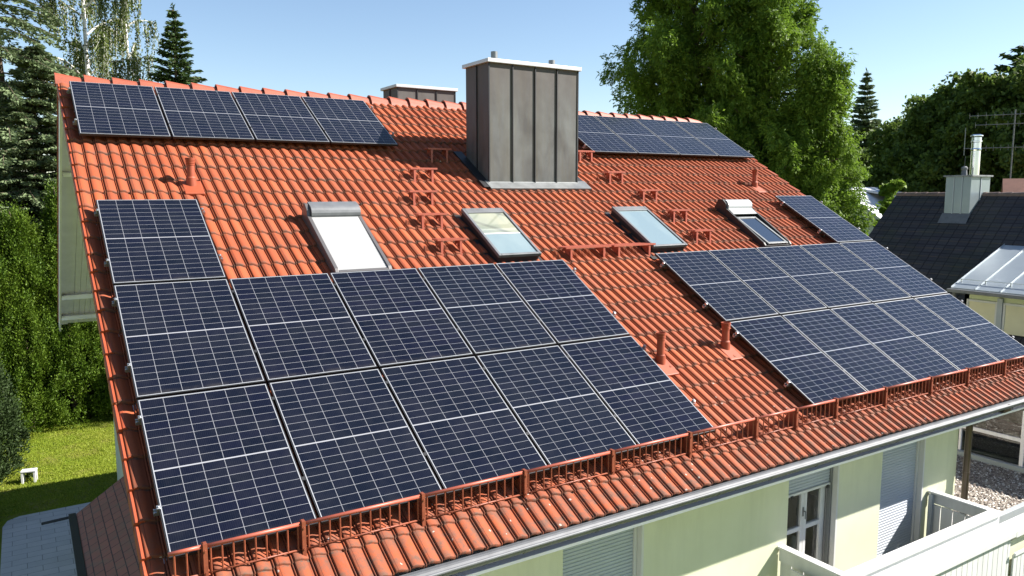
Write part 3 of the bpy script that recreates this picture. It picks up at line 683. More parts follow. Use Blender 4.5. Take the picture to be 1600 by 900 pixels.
plist.append(('right', 4, -1, 'lone solar panel above the right end of the right hand array', 'right array'))
for r, rn in ((0, 'upper row of the right hand array'), (1, 'lower row of the right hand array')):
    for c in range(5): plist.append(('right', c, r, (ordn[c] if c < 4 else 'rightmost') + ' solar panel in the ' + rn, 'right array'))
rj = random.Random(11)
for i, (bl, c, r, lab, grp) in enumerate(plist):
    o = proto if i == 0 else copy_tree(proto)
    u = blocks[bl][0] + c * (PW + GXp) + PW / 2; v = blocks[bl][1] + r * (PH + GYp) + PH / 2
    o.location = RF(u, v, 0.0); o.rotation_euler = (TH + rj.uniform(-.0008, .0008), rj.uniform(-.0008, .0008), 0)
    tag(o, lab, 'solar panel', 'solar panels on the tiled roof')
# mounting rails with end clamps
rails = [(-.05, 1.20, .235, 'upper rail under the lone panel at left'), (-.05, 1.20, 1.29, 'lower rail under the lone panel at left')]
for j, v in enumerate((2.01, 3.05, 3.76, 4.79)): rails.append((-.05, 5.96, v, ['highest', 'second highest', 'third highest', 'lowest'][j] + ' rail under the two long rows of the left array'))
for j, v in enumerate((-3.24, -2.19)): rails.append((-.09, 4.76, v, ['upper', 'lower'][j] + ' rail under the panels left of the chimney'))
for j, v in enumerate((-3.24, -2.05)): rails.append((8.78, 13.62, v, ['upper', 'lower'][j] + ' rail under the panels right of the chimney'))
for j, v in enumerate((.236, 1.281)): rails.append((12.36, 13.66, v, ['upper', 'lower'][j] + ' rail under the lone panel at right'))
for j, v in enumerate((2.01, 3.07, 3.755, 4.80)): rails.append((7.63, 13.66, v, ['highest', 'second highest', 'third highest', 'lowest'][j] + ' rail under the two long rows of the right array'))
bo = {'left': blocks['left'][0], 'topleft': blocks['topleft'][0], 'topright': blocks['topright'][0], 'right': blocks['right'][0]}
for (a, b, v, lab) in rails:
    root = empty('mounting_rail', RF(a, v, -.076), (TH, 0, 0)); Lr = b - a
    tag(root, 'aluminium ' + lab, 'mounting rail', 'aluminium rails carrying the solar panels')
    mb = MB(); mb.box(0, -.02, 0, Lr, .02, .012); mb.box(0, -.02, .012, Lr, -.012, .040); mb.box(0, .012, .012, Lr, .02, .040); mb.box(0.004, -.011, .012, Lr - .004, .011, .022)
    build('profile', mb, M_ALU, root, local=True)
    for xx in (0.02, Lr - 0.05):
        mb = MB(); mb.box(xx, -.018, .041, xx + .028, .018, .082); mb.tube((xx + .014, 0, .082), (xx + .014, 0, .092), .008, n=8); build('end_clamp', mb, M_ALU, root, local=True, bevel=.002)
    off = [bo[k] for k in bo if abs(a - bo[k]) < 0.12] or [blocks['right'][0] + 4 * (PW + GXp)]
    ncol = int(round((Lr) / (PW + GXp)))
    for k in range(1, ncol):
        xx = off[0] + k * (PW + GXp) - GXp / 2 - a
        mb = MB(); mb.box(xx - .018, -.02, .041, xx + .018, .02, .0785); build('mid_clamp', mb, M_DARKMET, root, local=True)
    # roof hooks
    x = 0.35
    mb = MB()
    while x < Lr - .1: mb.box(x, -.03, -.045, x + .035, .17, -.038); mb.box(x, -.03, -.045, x + .035, -.022, .03); x += 0.9
    build('roof_hooks', mb, M_ALU, root, local=True)

# ================================================================= SNOW GUARD along the eave
posts = [.231, .992, 2.07, 3.16, 4.25, 5.37, 6.47, 7.207, 8.01, 9.10, 10.23, 11.24, 12.35, 13.45]
secs = [(-0.03, posts[0])] + list(zip(posts[:-1], posts[1:]))
nm = ['first', 'second', 'third', 'fourth', 'fifth', 'sixth', 'seventh', 'eighth', 'ninth', 'tenth', 'eleventh', 'twelfth', 'thirteenth', 'last']
GV = 5.44; HG = 0.268
for i, (a, b) in enumerate(secs):
    base = RF(a, GV, TILE_N + 0.03)
    root = empty('snow_guard', base)
    lab = ('short snow guard end piece at the lower left corner of the roof' if i == 0 else
           '%s section of red snow guard along the eave, counted from the left corner' % nm[i] if i < len(secs) - 1 else 'section of red snow guard at the far right end of the eave')
    tag(root, lab, 'snow guard', 'snow guard sections along the eave')
    Lg = b - a; top = HG; z0 = .05
    mb = MB(); mb.tube((0.002, 0, top), (Lg - .002, 0, top), .0165, n=10); build('top_rail', mb, M_REDMET, root, local=True, smooth=True)
    mb = MB(); mb.tube((0.002, 0, z0), (Lg - .002, 0, z0), .008, n=8); build('bottom_rail', mb, M_BROWNMET, root, local=True, smooth=True)
    nb = max(2, int(round(Lg / .088))); mb = MB()
    for k in range(nb):
        x = Lg * (k + .5) / nb; mb.tube((x, 0, z0), (x, 0, top), .0075, n=6)
    build('bars', mb, M_BROWNMET, root, local=True)
    mb = MB(); mb.box(Lg - .016, -.028, -.015, Lg + .016, -.018, top + .026)
    mb.prism([(-.018, -.01), (-.018, top + .024), (.03, top + .024), (.18, .09), (.17, .06)], 'x', Lg - .014, Lg - .009)
    mb.prism([(-.018, top + .024), (-.018, top + .018), (.03, top + .018), (.03, top + .024)], 'x', Lg - .016, Lg + .016)
    for zz in (.06, top - .03): mb.tube((Lg, -.036, zz), (Lg, -.028, zz), .009, n=6)
    build('bracket', mb, M_BROWNMET, root, local=True)

# ================================================================= ROOF STEPS and WALKWAYS
def roof_step(u0, u1, v, leg_h, t0, t1, depth, lab, grp, cat='roof step', name='roof_step', legs=2):
    base = RF((u0 + u1) / 2, v, TILE_N + 0.035); root = empty(name, base); tag(root, lab, cat, grp)
    mx = base.x; h = leg_h
    mb = MB(); x0, x1 = t0 - mx, t1 - mx                    # tread: folded plate with toothed bars
    y0, y1 = -.02, depth - .02
    mb.box(x0, y0, h - .022, x1, y0 + .003, h + .006); mb.box(x0, y1 - .003, h - .022, x1, y1, h + .006)
    nb = 5
    for k in range(1, nb): yy = y0 + (y1 - y0) * k / nb; mb.box(x0, yy - .0025, h - .012, x1, yy + .0025, h + .004)
    xx = x0
    while xx < x1: mb.box(xx, y0 + .004, h - .010, xx + .010, y1 - .004, h + .001); xx += .045
    build('tread', mb, M_REDMET, root, local=True)
    for xl in (u0 - mx, u1 - mx):
        mb = MB(); mb.box(xl - .018, -.012, -.03, xl + .018, -.004, h - .023)
        mb.prism([(-.004, -.03), (-.004, h - .024), (y1, h - .024), (y1, h - .045), (.06, .04), (.12, .075), (.12, .055)], 'x', xl + .012, xl + .018)
        mb.box(xl - .018, y1 - .012, min(h - .1, .12), xl + .018, y1 - .005, h - .023)
        mb.tube((xl - .02, .05, h * .55), (xl + .02, .05, h * .55), .012, n=8)
        build('leg', mb, M_REDMET, root, local=True)
    return root
G1 = 'red roof steps left of the chimney'; G2 = 'red roof steps right of the chimney'
left = [(5.195, 5.485, -1.49, 'roof step in the shade of the chimney, topmost of the left ladder'),
        (4.581, 4.895, -.78, 'second highest roof step left of the chimney, half touched by its shadow'),
        (4.268, 4.573, -.055, 'third highest roof step left of the chimney'),
        (4.132, 4.438, .607, 'second lowest roof step left of the chimney, beside the half blinded roof window'),
        (4.135, 4.436, 1.287, 'lowest roof step left of the chimney, just above the solar panels')]
for a, b, v, lab in left: roof_step(a, b, v, .215, a - .075, b + .085, .17, lab, G1)
right = [(8.44, 8.72, -1.60, 'roof step right behind the chimney edge, topmost of the right ladder'),
         (8.605, 8.901, -.777, 'second highest roof step right of the chimney'),
         (8.92, 9.233, -.096, 'third highest roof step right of the chimney'),
         (9.097, 9.397, .619, 'second lowest roof step right of the chimney, beside the pale roof window'),
         (9.081, 9.403, 1.297, 'lowest roof step right of the chimney, just above the right array')]
for a, b, v, lab in right: roof_step(a, b, v, .215, a - .06, b + .07, .17, lab, G2)
roof_step(6.167, 6.797, 1.618, .21, 6.06, 6.93, .24, 'left half of the long red walkway grating between the arrays', 'walkway gratings', 'roof walkway', 'roof_walkway')
roof_step(7.095, 7.73, 1.622, .21, 6.985, 7.85, .24, 'right half of the long red walkway grating below the pale roof window', 'walkway gratings', 'roof walkway', 'roof_walkway')

# ================================================================= STOOL on the lawn
root = empty('garden_stool', (-1.1, 15.55, GZ), (0, 0, math.radians(-12)))
tag(root, 'small white plastic stool standing on the lawn edge under the dark bush', 'stool')
mb = MB(); mb.box(-.20, -.13, .325, .20, .13, .38); build('seat', mb, M_WHITE, root, local=True, bevel=.015)
for s_ in (-1, 1):
    mb = MB(); mb.prism([(-.13, 0), (-.07, 0), (-.05, .20), (.05, .20), (.07, 0), (.13, 0), (.12, .323), (-.12, .323)], 'x', s_ * .16 - .03, s_ * .16 + .03); build('leg', mb, M_WHITE, root, local=True, bevel=.004)

# ================================================================= NEIGHBOUR: dark roofed house
RX, RY1 = 24.42, 4.65; TB2 = 0.916
def zd(x): return 0.03 - (RX - x) * TB2
nb_ = empty('neighbour_house', (24.4, -4, GZ)); tag(nb_, 'house with a steep dark slate coloured roof behind the right end of the orange roof', 'house')
def mat_darktile():
    t = NT('dark_roof_tiles'); co = t.coord(); x, y, z = t.sep(co)
    br = t.n('ShaderNodeTexBrick'); t.link(t.comb(y, t.M('MULTIPLY', z, 1.48), 0.0), br.inputs['Vector']); br.inputs['Scale'].default_value = 1
    br.inputs['Brick Width'].default_value = .30; br.inputs['Row Height'].default_value = .34; br.inputs['Mortar Size'].default_value = .02; br.offset = 0.0
    br.inputs['Color1'].default_value = (0.030, 0.028, 0.034, 1); br.inputs['Color2'].default_value = (0.045, 0.042, 0.048, 1); br.inputs['Mortar'].default_value = (0.012, 0.012, 0.014, 1)
    c = t.mix(t.ramp(t.noise(co, .9, 5), .45, .7, 0, .5), br.outputs[0], (0.030, 0.040, 0.022)); t.set(c, .75, spec=.3); t.bump(br.outputs['Fac'], -.6, .03); return t.m
mb = MB()
xx = 19.6
while xx < RX:      # stepped courses
    x2 = min(xx + .34 * .737 + .03, RX); mb.add([(xx, -16, zd(xx) + .03), (x2, -16, zd(x2) + .002), (x2, RY1, zd(x2) + .002), (xx, RY1, zd(xx) + .03), (xx, -16, zd(xx)), (xx, RY1, zd(xx))], [(0, 3, 2, 1), (0, 4, 5, 3), (3, 5, 2), (0, 1, 4)]); xx += .34 * .737
mb.prism([(19.65, zd(19.65) - .15), (RX, -.12), (RX + 4.8, -.12 - 4.8 * TB2), (RX + 4.8, .03 - 4.8 * TB2), (RX, zd(RX) - .002), (19.65, zd(19.65) - .006)], 'y', -15.98, RY1 - .02)
nr = build('roof', mb, mat_darktile(), nb_)
mb = MB(); y = -16.0
while y < RY1 - .1: mb.tube((RX, y, -.01), (RX, min(y + .39, RY1), -.015), .10, .088, n=10); y += .37
build('ridge_caps', mb, plain('brownish_ridge', (0.13, 0.09, 0.075), .7, var=.3, vs=6), nb_)
mb = MB(); mb.prism([(20.0, GZ), (28.9, GZ), (28.9, -4.0), (RX, -.2), (20.0, zd(20.) - .2)], 'y', -15.7, RY1 - .4); build('wall', mb, plain('neighbour_render', (0.68, 0.62, 0.42), .9, var=.05), nb_)
# metal clad chimney
CX0, CX1, CY0, CY1, CT = 23.64, 24.75, 1.86, 2.62, .55
mb = MB(); mb.box(CX0, CY0, -1.3, CX1, CY1, CT); ch = build('chimney', mb, plain('light_zinc', (0.2080, 0.2480, 0.2640), .4, .4, var=.08, vs=2), nb_)
mb = MB()
for k in (1, 2): yy = CY0 + (CY1 - CY0) * k / 3; mb.box(CX0 - .02, yy - .012, -1.0, CX0 + .001, yy + .012, CT)
xx = (CX0 + CX1) / 2; mb.box(xx - .012, CY0 - .02, -1.0, xx + .012, CY0 + .001, CT)
build('standing_seams', mb, M_POST, ch)
mb = MB(); mb.box(CX0 - .06, CY0 - .06, CT, CX1 + .06, CY1 + .06, CT + .05); build('cap', mb, M_ZINC, ch, bevel=.005)
mb = MB(); mb.add([(CX0 - .25, CY0 - .05, zd(CX0 - .25) + .045), (CX0 - .25, CY1 + .05, zd(CX0 - .25) + .045), (CX0 - .004, CY1 + .05, zd(CX0) + .12), (CX0 - .004, CY0 - .05, zd(CX0) + .12)], [(0, 1, 2, 3), (3, 2, 1, 0)][:1]); build('flashing', mb, M_ZINCD, ch)
mb = MB(); mb.lathe([(.13, 0), (.13, .75), (.135, .752), (.145, .79), (.135, .83), (.13, .832), (.13, 1.0), (.15, 1.02), (.15, 1.06), (.13, 1.07), (.13, 1.16)], 24, c=(24.3, 2.12, CT + .05))
mb.lathe([(.0, 1.20), (.10, 1.20), (.17, 1.17), (.17, 1.14), (.0, 1.16)][::-1], 24, c=(24.3, 2.12, CT + .10)); build('steel_flue', mb, M_STEEL, ch, smooth=False)
mb = MB(); mb.lathe([(.09, 0), (.07, .16), (.09, .18), (.09, .24), (.03, .28), (.0, .28)], 16, c=(23.9, 2.22, CT + .05)); mb.tube((23.9, 2.22, CT + .3), (23.9, 2.22, CT + .62), .008, n=5); build('vent_cowl', mb, M_ZINCD, ch)
# metal roofed wing with cream blinds
WY1 = .42; WX, WZ = 20.17, -2.45; TX, TZ = 22.95, -1.37
mb = MB(); mb.prism([(WX, WZ), (TX, TZ), (TX, TZ - .12), (WX, WZ - .06)], 'y', -9.0, WY1)
y = WY1
while y > -9: 
    mb.add([(WX, y - .012, WZ), (WX, y + .0, WZ), (TX, y + .0, TZ), (TX, y - .012, TZ), (WX, y - .012, WZ + .03), (WX, y, WZ + .03), (TX, y, TZ + .03), (TX, y - .012, TZ + .03)], [(0, 4, 7, 3), (1, 2, 6, 5), (4, 5, 6, 7), (0, 1, 5, 4)]); y -= .62
mb.box(WX + .35, -9, WZ + .20, WX + .365, WY1 - .05, WZ + .215); 
y = WY1 - .1
while y > -9: mb.box(WX + .34, y, WZ + .12, WX + .37, y + .03, WZ + .21); y -= .62
wg = build('metal_roof', mb, plain('pale_zinc_roof', (0.2720, 0.3120, 0.3440), .42, .3, var=.06, vs=1.5), nb_)
mb = MB(); mb.box(WX - .12, -9, WZ - .12, WX - .002, WY1 + .05, WZ - .03); mb.tube((WX + .1, WY1 - .05, GZ), (WX + .1, WY1 - .05, WZ - .1), .05, n=10); build('gutter', mb, M_ZINCD, wg, bevel=.01)
mb = MB(); mb.box(WX + .35, -9, GZ, WX + .5, WY1 - .2, WZ - .0); mb.prism([(WX + .35, GZ), (TX + .4, GZ), (TX + .4, TZ - .13), (WX + .35, WZ - .0)], 'y', WY1 - .32, WY1 - .2); build('wing_wall', mb, plain('olive_cream_render', (0.52, 0.56, 0.36), .9), nb_)
y = WY1 - .28; k = 0
while y > -8.5:
    y2 = y - .78
    mb = MB(); f = .055; xw = WX + .30
    mb.box(xw, y2, WZ - 1.95, xw + .048, y2 + f, WZ - .30); mb.box(xw, y - f, WZ - 1.95, xw + .048, y, WZ - .30); mb.box(xw, y2 + f, WZ - .36, xw + .048, y - f, WZ - .30); mb.box(xw, y2 + f, WZ - 1.95, xw + .048, y - f, WZ - 1.88)
    wf = build('window', mb, M_WHITE, nb_, bevel=.004)
    mb = MB(); mb.box(xw + .02, y2 + f, WZ - 1.88, xw + .03, y - f, WZ - .36); build('blind', mb, M_BLIND, wf)
    mb = MB(); mb.box(xw - .03, y2 - .13, WZ - 2.3, xw + .045, y2 - .003, WZ - .2); build('post', mb, M_POST, wf)
    y = y2 - .135
# glazed ground floor room with the gravel flat roof in front
GXW = 17.0; gr = empty('garden_room', (18, -4, GZ)); tag(gr, 'glazed room with white window bars beyond the gravel roof, under the right end of the eave', 'garden room')
TZg = -4.55
mb = MB(); mb.box(GXW, -10, TZg, 19.5, 1.0, TZg + .22); build('roof', mb, plain('dark_fascia', (0.05, 0.055, 0.045), .5), gr)
mb = MB(); mb.box(19.45, -10, GZ, 19.55, 1.0, TZg - .002); mb.box(GXW + .1, .9, GZ, 19.44, 1.0, TZg - .002); mb.box(GXW, -10, GZ, 19.44, .88, -5.84); build('wall', mb, plain('room_inside', (0.16, 0.20, 0.15), .9, var=.4, vs=1.2), gr)
mb = MB(); ys = [0.9 - 1.28 * k for k in range(9)]
for k, y in enumerate(ys): mb.box(GXW, y - (.08 if k % 2 else .05), -5.78, GXW + .08, y, TZg - .002)
mb.box(GXW + .01, -10, -5.25, GXW + .07, .8, -5.17); mb.box(GXW + .0, -10, -5.84, GXW + .1, .9, -5.78)
wf = build('window', mb, M_SOFFIT, gr, bevel=.004)
mb = MB(); mb.add([(GXW + .04, .9, -5.78), (GXW + .04, -10, -5.78), (GXW + .04, -10, TZg - .002), (GXW + .04, .9, TZg - .002)], [(0, 1, 2, 3)]); build('pane', mb, M_GLASS, wf)
mb = MB(); mb.box(17.6, -3.4, -5.84, 18.5, -1.6, -5.55); mb.box(18.3, -3.4, -5.55, 18.5, -1.6, -5.25)
build('sofa', mb, plain('dark_sofa', (0.07, 0.065, 0.07), .9), gr, bevel=.05)
mb = MB(); mb.box(17.75, -2.6, -5.55, 18.0, -2.2, -5.3); build('cushion', mb, M_SHUTW, gr, bevel=.08)
fl = empty('flat_roof', (14.5, -1, GZ)); tag(fl, 'low flat roof covered in brown and white gravel beside the house corner', 'flat roof')
mb = MB(); mb.box(11.85, -3.9, GZ, 16.98, 4.2, -5.90); build('wall', mb, M_WALL, fl)
mb = MB(); mb.box(11.75, -4.02, -5.95, 16.99, -3.92, -5.80); mb.box(16.86, -3.91, -5.899, 16.99, 4.2, -5.76); mb.box(11.75, -3.91, -5.899, 11.85, 4.2, -5.82); build('edge_trim', mb, M_POST, fl, bevel=.006)
def mat_gravel():
    t = NT('gravel'); co = t.coord(); v = t.n('ShaderNodeTexVoronoi'); t.link(co, v.inputs['Vector']); v.inputs['Scale'].default_value = 26
    h = t.white(v.outputs['Position']); c = t.mix(h, (0.07, 0.055, 0.045), (0.42, 0.38, 0.33)); c = t.mix(t.M('GREATER_THAN', h, .86), c, (0.62, 0.60, 0.55))
    t.set(c, .9); t.bump(v.outputs['Distance'], -1.0, .03); return t.m
nx, ny = 130, 200
gx, gy = np.meshgrid(np.linspace(11.86, 16.85, nx), np.linspace(-3.9, 4.1, ny)); gz_ = -5.86 + rng.normal(0, .008, gx.shape)
Vg = np.stack([gx.ravel(), gy.ravel(), gz_.ravel()], 1); ii = (np.arange(ny - 1)[:, None] * nx + np.arange(nx - 1)).ravel()
np_mesh('gravel_bed', Vg, np.stack([ii, ii + 1, ii + 1 + nx, ii + nx], 1), mat_gravel(), fl)
# loose pebbles for relief
ns = 26000; Pp = np.stack([rng.uniform(11.9, 16.8, ns), rng.uniform(-3.85, 3.0, ns), rng.uniform(-5.865, -5.835, ns)], 1)
rad = rng.uniform(.012, .032, ns)[:, None]
oc = np.array([(1, 0, 0), (0, 1, 0), (-1, 0, 0), (0, -1, 0), (0, 0, .7)]); ang = rng.uniform(0, 6.28, ns)
ca, sa = np.cos(ang), np.sin(ang); R3 = np.zeros((ns, 3, 3)); R3[:, 0, 0] = ca; R3[:, 0, 1] = -sa; R3[:, 1, 0] = sa; R3[:, 1, 1] = ca; R3[:, 2, 2] = 1
Vp = (Pp[:, None] + np.einsum('nij,kj->nki', R3, oc * np.array([1, .7, 1])) * rad[:, :, None]).reshape(-1, 3)
Fp = (np.arange(ns)[:, None, None] * 5 + np.array([(0, 1, 4), (1, 2, 4), (2, 3, 4), (3, 0, 4)])).reshape(-1, 3)
def mat_pebble():
    t = NT('pebbles'); g = t.n('ShaderNodeNewGeometry'); r = g.outputs['Random Per Island']
    c = t.mix(r, (0.08, 0.06, 0.05), (0.40, 0.34, 0.29)); c = t.mix(t.M('GREATER_THAN', r, .88), c, (0.66, 0.64, 0.60)); t.set(c, .85); return t.m
pb = np_mesh('pebbles', Vp, Fp, mat_pebble(), fl); pb['kind'] = 'stuff'

# ================================================================= FAR HOUSES
def far_house(name, cx, cy, w, d, h, rise, rz, wallm, roofm, lab, dormer=False):
    root = empty(name, (cx, cy, GZ), (0, 0, rz)); tag(root, lab, 'house')
    mb = MB(); mb.box(-w / 2, -d / 2, 0, w / 2, d / 2, h); mb.prism([(-d / 2, h), (d / 2, h), (0, h + rise)], 'x', -w / 2, w / 2); build('wall', mb, wallm, root, local=True)
    mb = MB(); o = .4; sl = rise / (d / 2)
    mb.prism([(-d / 2 - o, h - o * sl + .02), (0, h + rise + .02), (0, h + rise + .16), (-d / 2 - o, h - o * sl + .16)], 'x', -w / 2 - o, w / 2 + o)
    mb.prism([(d / 2 + o, h - o * sl + .02), (0, h + rise + .02), (0, h + rise + .16), (d / 2 + o, h - o * sl + .16)], 'x', -w / 2 - o, w / 2 + o)
    rf = build('roof', mb, roofm, root, local=True)
    for k in range(3):
        mb = MB(); x = -w / 2 + w * (k + .5) / 3; mb.box(x - .5, -d / 2 - .04, h - 1.7, x + .5, -d / 2 + .01, h - .6); f = build('window', mb, M_WHITE, root, local=True)
        mb = MB(); mb.box(x - .42, -d / 2 - .055, h - 1.62, x + .42, -d / 2 - .045, h - .68); build('pane', mb, glass('far_glass', (.03, .04, .05)), f, local=True)
    return root, rf
M_PALEROOF = plain('pale_grey_roof', (0.50, 0.52, 0.54), .6, var=.08)
M_PINKROOF = plain('faded_red_roof', (0.20, 0.095, 0.07), .8, var=.15, vs=3)
yw = lambda deg, dist: (-.78 + dist * math.sin(math.radians(deg)), -10.62 + dist * math.cos(math.radians(deg)))
x, y = yw(56.9, 44)
root, rf = far_house('far_house', x, y, 4.6, 6.5, 6.2, 2.3, math.radians(8), plain('far_white_wall', (.62, .64, .64), .8), M_PALEROOF, 'pale roofed white house with a dormer seen between the feathery trees and the dark roof')
mb = MB(); mb.box(-.2, -2.6, 6.0, 1.9, .0, 8.0); dm = build('dormer', mb, plain('bluish_cladding', (.36, .42, .46), .6), root, local=True)
mb = MB(); mb.prism([(-3.0, 8.0), (-3.0, 8.1), (.6, 8.75), (.6, 8.65)], 'x', -.5, 2.2); build('dormer_roof', mb, M_PALEROOF, dm, local=True)
mb = MB(); mb.box(0.4, -2.66, 6.9, 1.2, -2.59, 7.8); build('dormer_window', mb, M_WHITE, dm, local=True)
x, y = yw(70.2, 40)
far_house('far_house', x, y, 7, 8, 5.6, 3.3, math.radians(-62), plain('far_cream_wall', (.55, .5, .4), .8), M_PINKROOF, 'house with a faded pink tiled roof behind the dark ridge at the right edge')
# television aerial
ax, ay = yw(65.0, 40)
root = empty('tv_aerial', (ax, ay, GZ), (0, 0, math.radians(-65))); tag(root, 'thin television aerial on a tall mast in front of the dark trees', 'aerial')
mb = MB(); mb.tube((0, 0, 0), (0, 0, 12.0), .03, n=6); build('mast', mb, M_ZINCD, root, local=True)
for (z, l, n_) in ((11.8, 2.8, 10), (11.4, 2.4, 7), (10.4, 3.0, 12)):
    mb = MB(); mb.tube((-l * .6, 0, z), (l * .4, 0, z), .018, n=5)
    for k in range(n_): x = -l * .6 + l * k / (n_ - 1); mb.tube((x, -.30, z), (x, .30, z), .010, n=4); mb.tube((x, 0, z - .12), (x, 0, z + .12), .010, n=4)
    if z < 11: mb.tube((-l * .6, 0, z - .3), (-l * .6, 0, z + .9), .018, n=5)
    build('boom', mb, M_ZINC, root, local=True)

# ================================================================= TREES
def limb(mb, p, d, L_, r, seg, rng, droop=0.0, wob=.15):
    p = np.array(p, float); d = unit(np.array(d, float)); pts = [p.copy()]
    for i in range(seg):
        d = unit(d + rng.normal(0, wob, 3) * .5 + np.array([0, 0, -droop])); q = p + d * L_ / seg
        mb.tube(p, q, r * (1 - i / seg * .8), r * (1 - (i + 1) / seg * .8), n=6, cap=False); p = q; pts.append(p.copy())
    return np.array(pts)
def make_tree(name, base, height, lab, cat, leafmat, barkmat, gen, seed, group=None, tr=.28):
    rng = np.random.default_rng(seed); base = np.array(base, float)
    root = empty(name, tuple(base)); tag(root, lab, cat, group)
    mb = MB(); top = base + np.array([rng.normal(0, .2), rng.normal(0, .2), height * .97]); n = 8; pp = base.copy()
    for i in range(n):
        q = base + (top - base) * (i + 1) / n + np.append(rng.normal(0, .06, 2), 0)
        mb.tube(pp, q, tr * (1 - i / n) + .02, tr * (1 - (i + 1) / n) + .02, n=8, cap=False); pp = q
    Vs, Fs = gen(rng, base, height, mb)
    build('trunk', mb, barkmat, root); np_mesh('crown', Vs, Fs, leafmat, root)
    return root
def clump_pts(rng, C, R, n, sub=26, shell=.75, subr=.16):
    """leaf points gathered in sub-clumps near the surface of an ellipsoid"""
    R = np.asarray(R, float); S_ = unit(rng.normal(size=(sub, 3))); S_ *= (shell + (1 - shell) * rng.random((sub, 1))) ; S_[:, :] *= rng.uniform(.65, 1.12, (sub, 1))
    k = rng.integers(0, sub, n); g = rng.normal(size=(n, 3)) * subr
    return C + (S_[k] + g) * R, unit(S_[k] + g)
def gen_broad(crown_r, crown_bot, nclump, nleaf, leaf, flat=.8, droop=0.3, top=1.0):
    def g(rng, base, H, mb):
        P = []; D = []
        hb = crown_bot
        cs = []
        for i in range(nclump):
            f = (i + .5) / nclump; z = hb + (H * top - hb) * f ** .85
            prof = math.sin(math.pi * min(1, max(0, .12 + .83 * f))) ** .6
            a = i * 2.399 + rng.normal(0, .3); rr = crown_r * prof * math.sqrt(rng.uniform(.15, 1.0)) * .82
            c = base + np.array([rr * math.cos(a), rr * math.sin(a), z]); cs.append(c)
            rad = crown_r * rng.uniform(.26, .42)
            p, d = clump_pts(rng, c, (rad, rad, rad * flat), nleaf // nclump); P.append(p); D.append(d)
            if i % 2 == 0:
                s = base + np.array([0, 0, max(1.0, (z - rr * .9))]); v = c - s; limb(mb, s, v, np.linalg.norm(v), .09, 4, rng, 0, .1)
        P = np.concatenate(P); D = np.concatenate(D); n = len(P)
        Dd = unit(D * .5 + rng.normal(size=(n, 3)) * .7 + np.array([0, 0, -droop]))
        return leaf_mesh(P, Dd, rng.uniform(.7, 1.3, n) * leaf, rng.uniform(.5, .9, n) * leaf, rng)
    return g
def gen_feather(R0, hb, nbr, nleaf, leaf, pw=.75):
    """dawn-redwood like: upswept boughs ending in flame shaped feathery clumps"""
    def g(rng, base, H, mb):
        P = []; D = []; W = []
        for i in range(nbr):
            f = (i + .5) / nbr; z = hb + (H - hb) * f; a = i * 2.399 + rng.normal(0, .4)
            Rm = R0 * (1 - f) ** pw * rng.uniform(.55, 1.15) + .3
            s = base + np.array([0, 0, z - Rm * .2]); d = np.array([math.cos(a), math.sin(a), rng.uniform(.05, .55)])
            pts = limb(mb, s, d, Rm, .06, 4, rng, 0.02, .18)
            m = max(2, int(Rm / .55))
            for k in range(m):
                t = (k + 1.2) / (m + .2); q = pts[0] + (pts[-1] - pts[0]) * t + rng.normal(0, .12, 3)
                rad = rng.uniform(.32, .58) + .12 * Rm / R0; el = rng.uniform(1.1, 1.8)
                p, dd = clump_pts(rng, q + np.array([0, 0, rad * .4]), (rad, rad, rad * el), 100, 9, .45, .20)
                P.append(p); D.append(unit(dd * .6 + np.array([math.cos(a), math.sin(a), 0]) * .4)); W.append((.35 + t) * rad ** 2)
        W = np.array(W); W = W / W.sum(); out = []; od = []
        for p, d, w_ in zip(P, D, W):
            n_ = max(25, int(nleaf * w_)); k = rng.integers(0, len(p), n_); out.append(p[k] + rng.normal(0, .055, (n_, 3))); od.append(d[k])
        P = np.concatenate(out); D = np.concatenate(od); n = len(P)
        Dd = unit(D * .7 + rng.normal(size=(n, 3)) * .45 + np.array([0, 0, -.45]))
        return leaf_mesh(P, Dd, rng.uniform(.7, 1.4, n) * leaf, rng.uniform(.22, .4, n) * leaf, rng)
    return g
def gen_spruce(R0, hb, layers, per, leaf, nl, droop=.12, up=.1, pw=.85, gap=0.0):
    def g(rng, base, H, mb):
        P = []; D = []
        for i in range(layers):
            f = (i + rng.uniform(.2, .8)) / layers; z = hb + (H - hb) * f; Rm = R0 * (1 - f) ** pw + .10
            nb = max(4, int(per * (1 - f * .55)))
            for b in range(nb):
                if rng.random() < gap: continue
                a = 2 * math.pi * (b + rng.random() * .8) / nb + i; Lb = Rm * rng.uniform(.75, 1.12)
                pts = limb(mb, base + np.array([0, 0, z]), (math.cos(a), math.sin(a), up), Lb, .035, 3, rng, droop, .08)
                m = max(8, int(nl * Lb)); t = rng.random(m) ** .7; idx = np.minimum((t * 3).astype(int), 2); fr = t * 3 - idx
                q = pts[idx] * (1 - fr[:, None]) + pts[idx + 1] * fr[:, None]
                side = np.array([-math.sin(a), math.cos(a), 0]); sd_ = rng.uniform(-1, 1, m) * (.13 + .20 * Lb * (1 - t))
                q = q + side * sd_[:, None] + np.stack([rng.normal(0, .03, m), rng.normal(0, .03, m), -abs(rng.normal(0, .06, m)) - abs(sd_) * .15], 1)
                P.append(q); D.append(unit(np.array([math.cos(a), math.sin(a), -.1]) + side * np.sign(sd_)[:, None] * .7 + rng.normal(size=(m, 3)) * .35))
        # leader
        m = 40; t = rng.random(m); P.append(base + np.stack([rng.normal(0, .04, m), rng.normal(0, .04, m), H * .93 + t * H * .08], 1)); D.append(unit(rng.normal(size=(m, 3)) + [0, 0, 1.]))
        P = np.concatenate(P); D = np.concatenate(D); n = len(P)
        return leaf_mesh(P, D, rng.uniform(.7, 1.35, n) * leaf, rng.uniform(.25, .45, n) * leaf, rng)
    return g
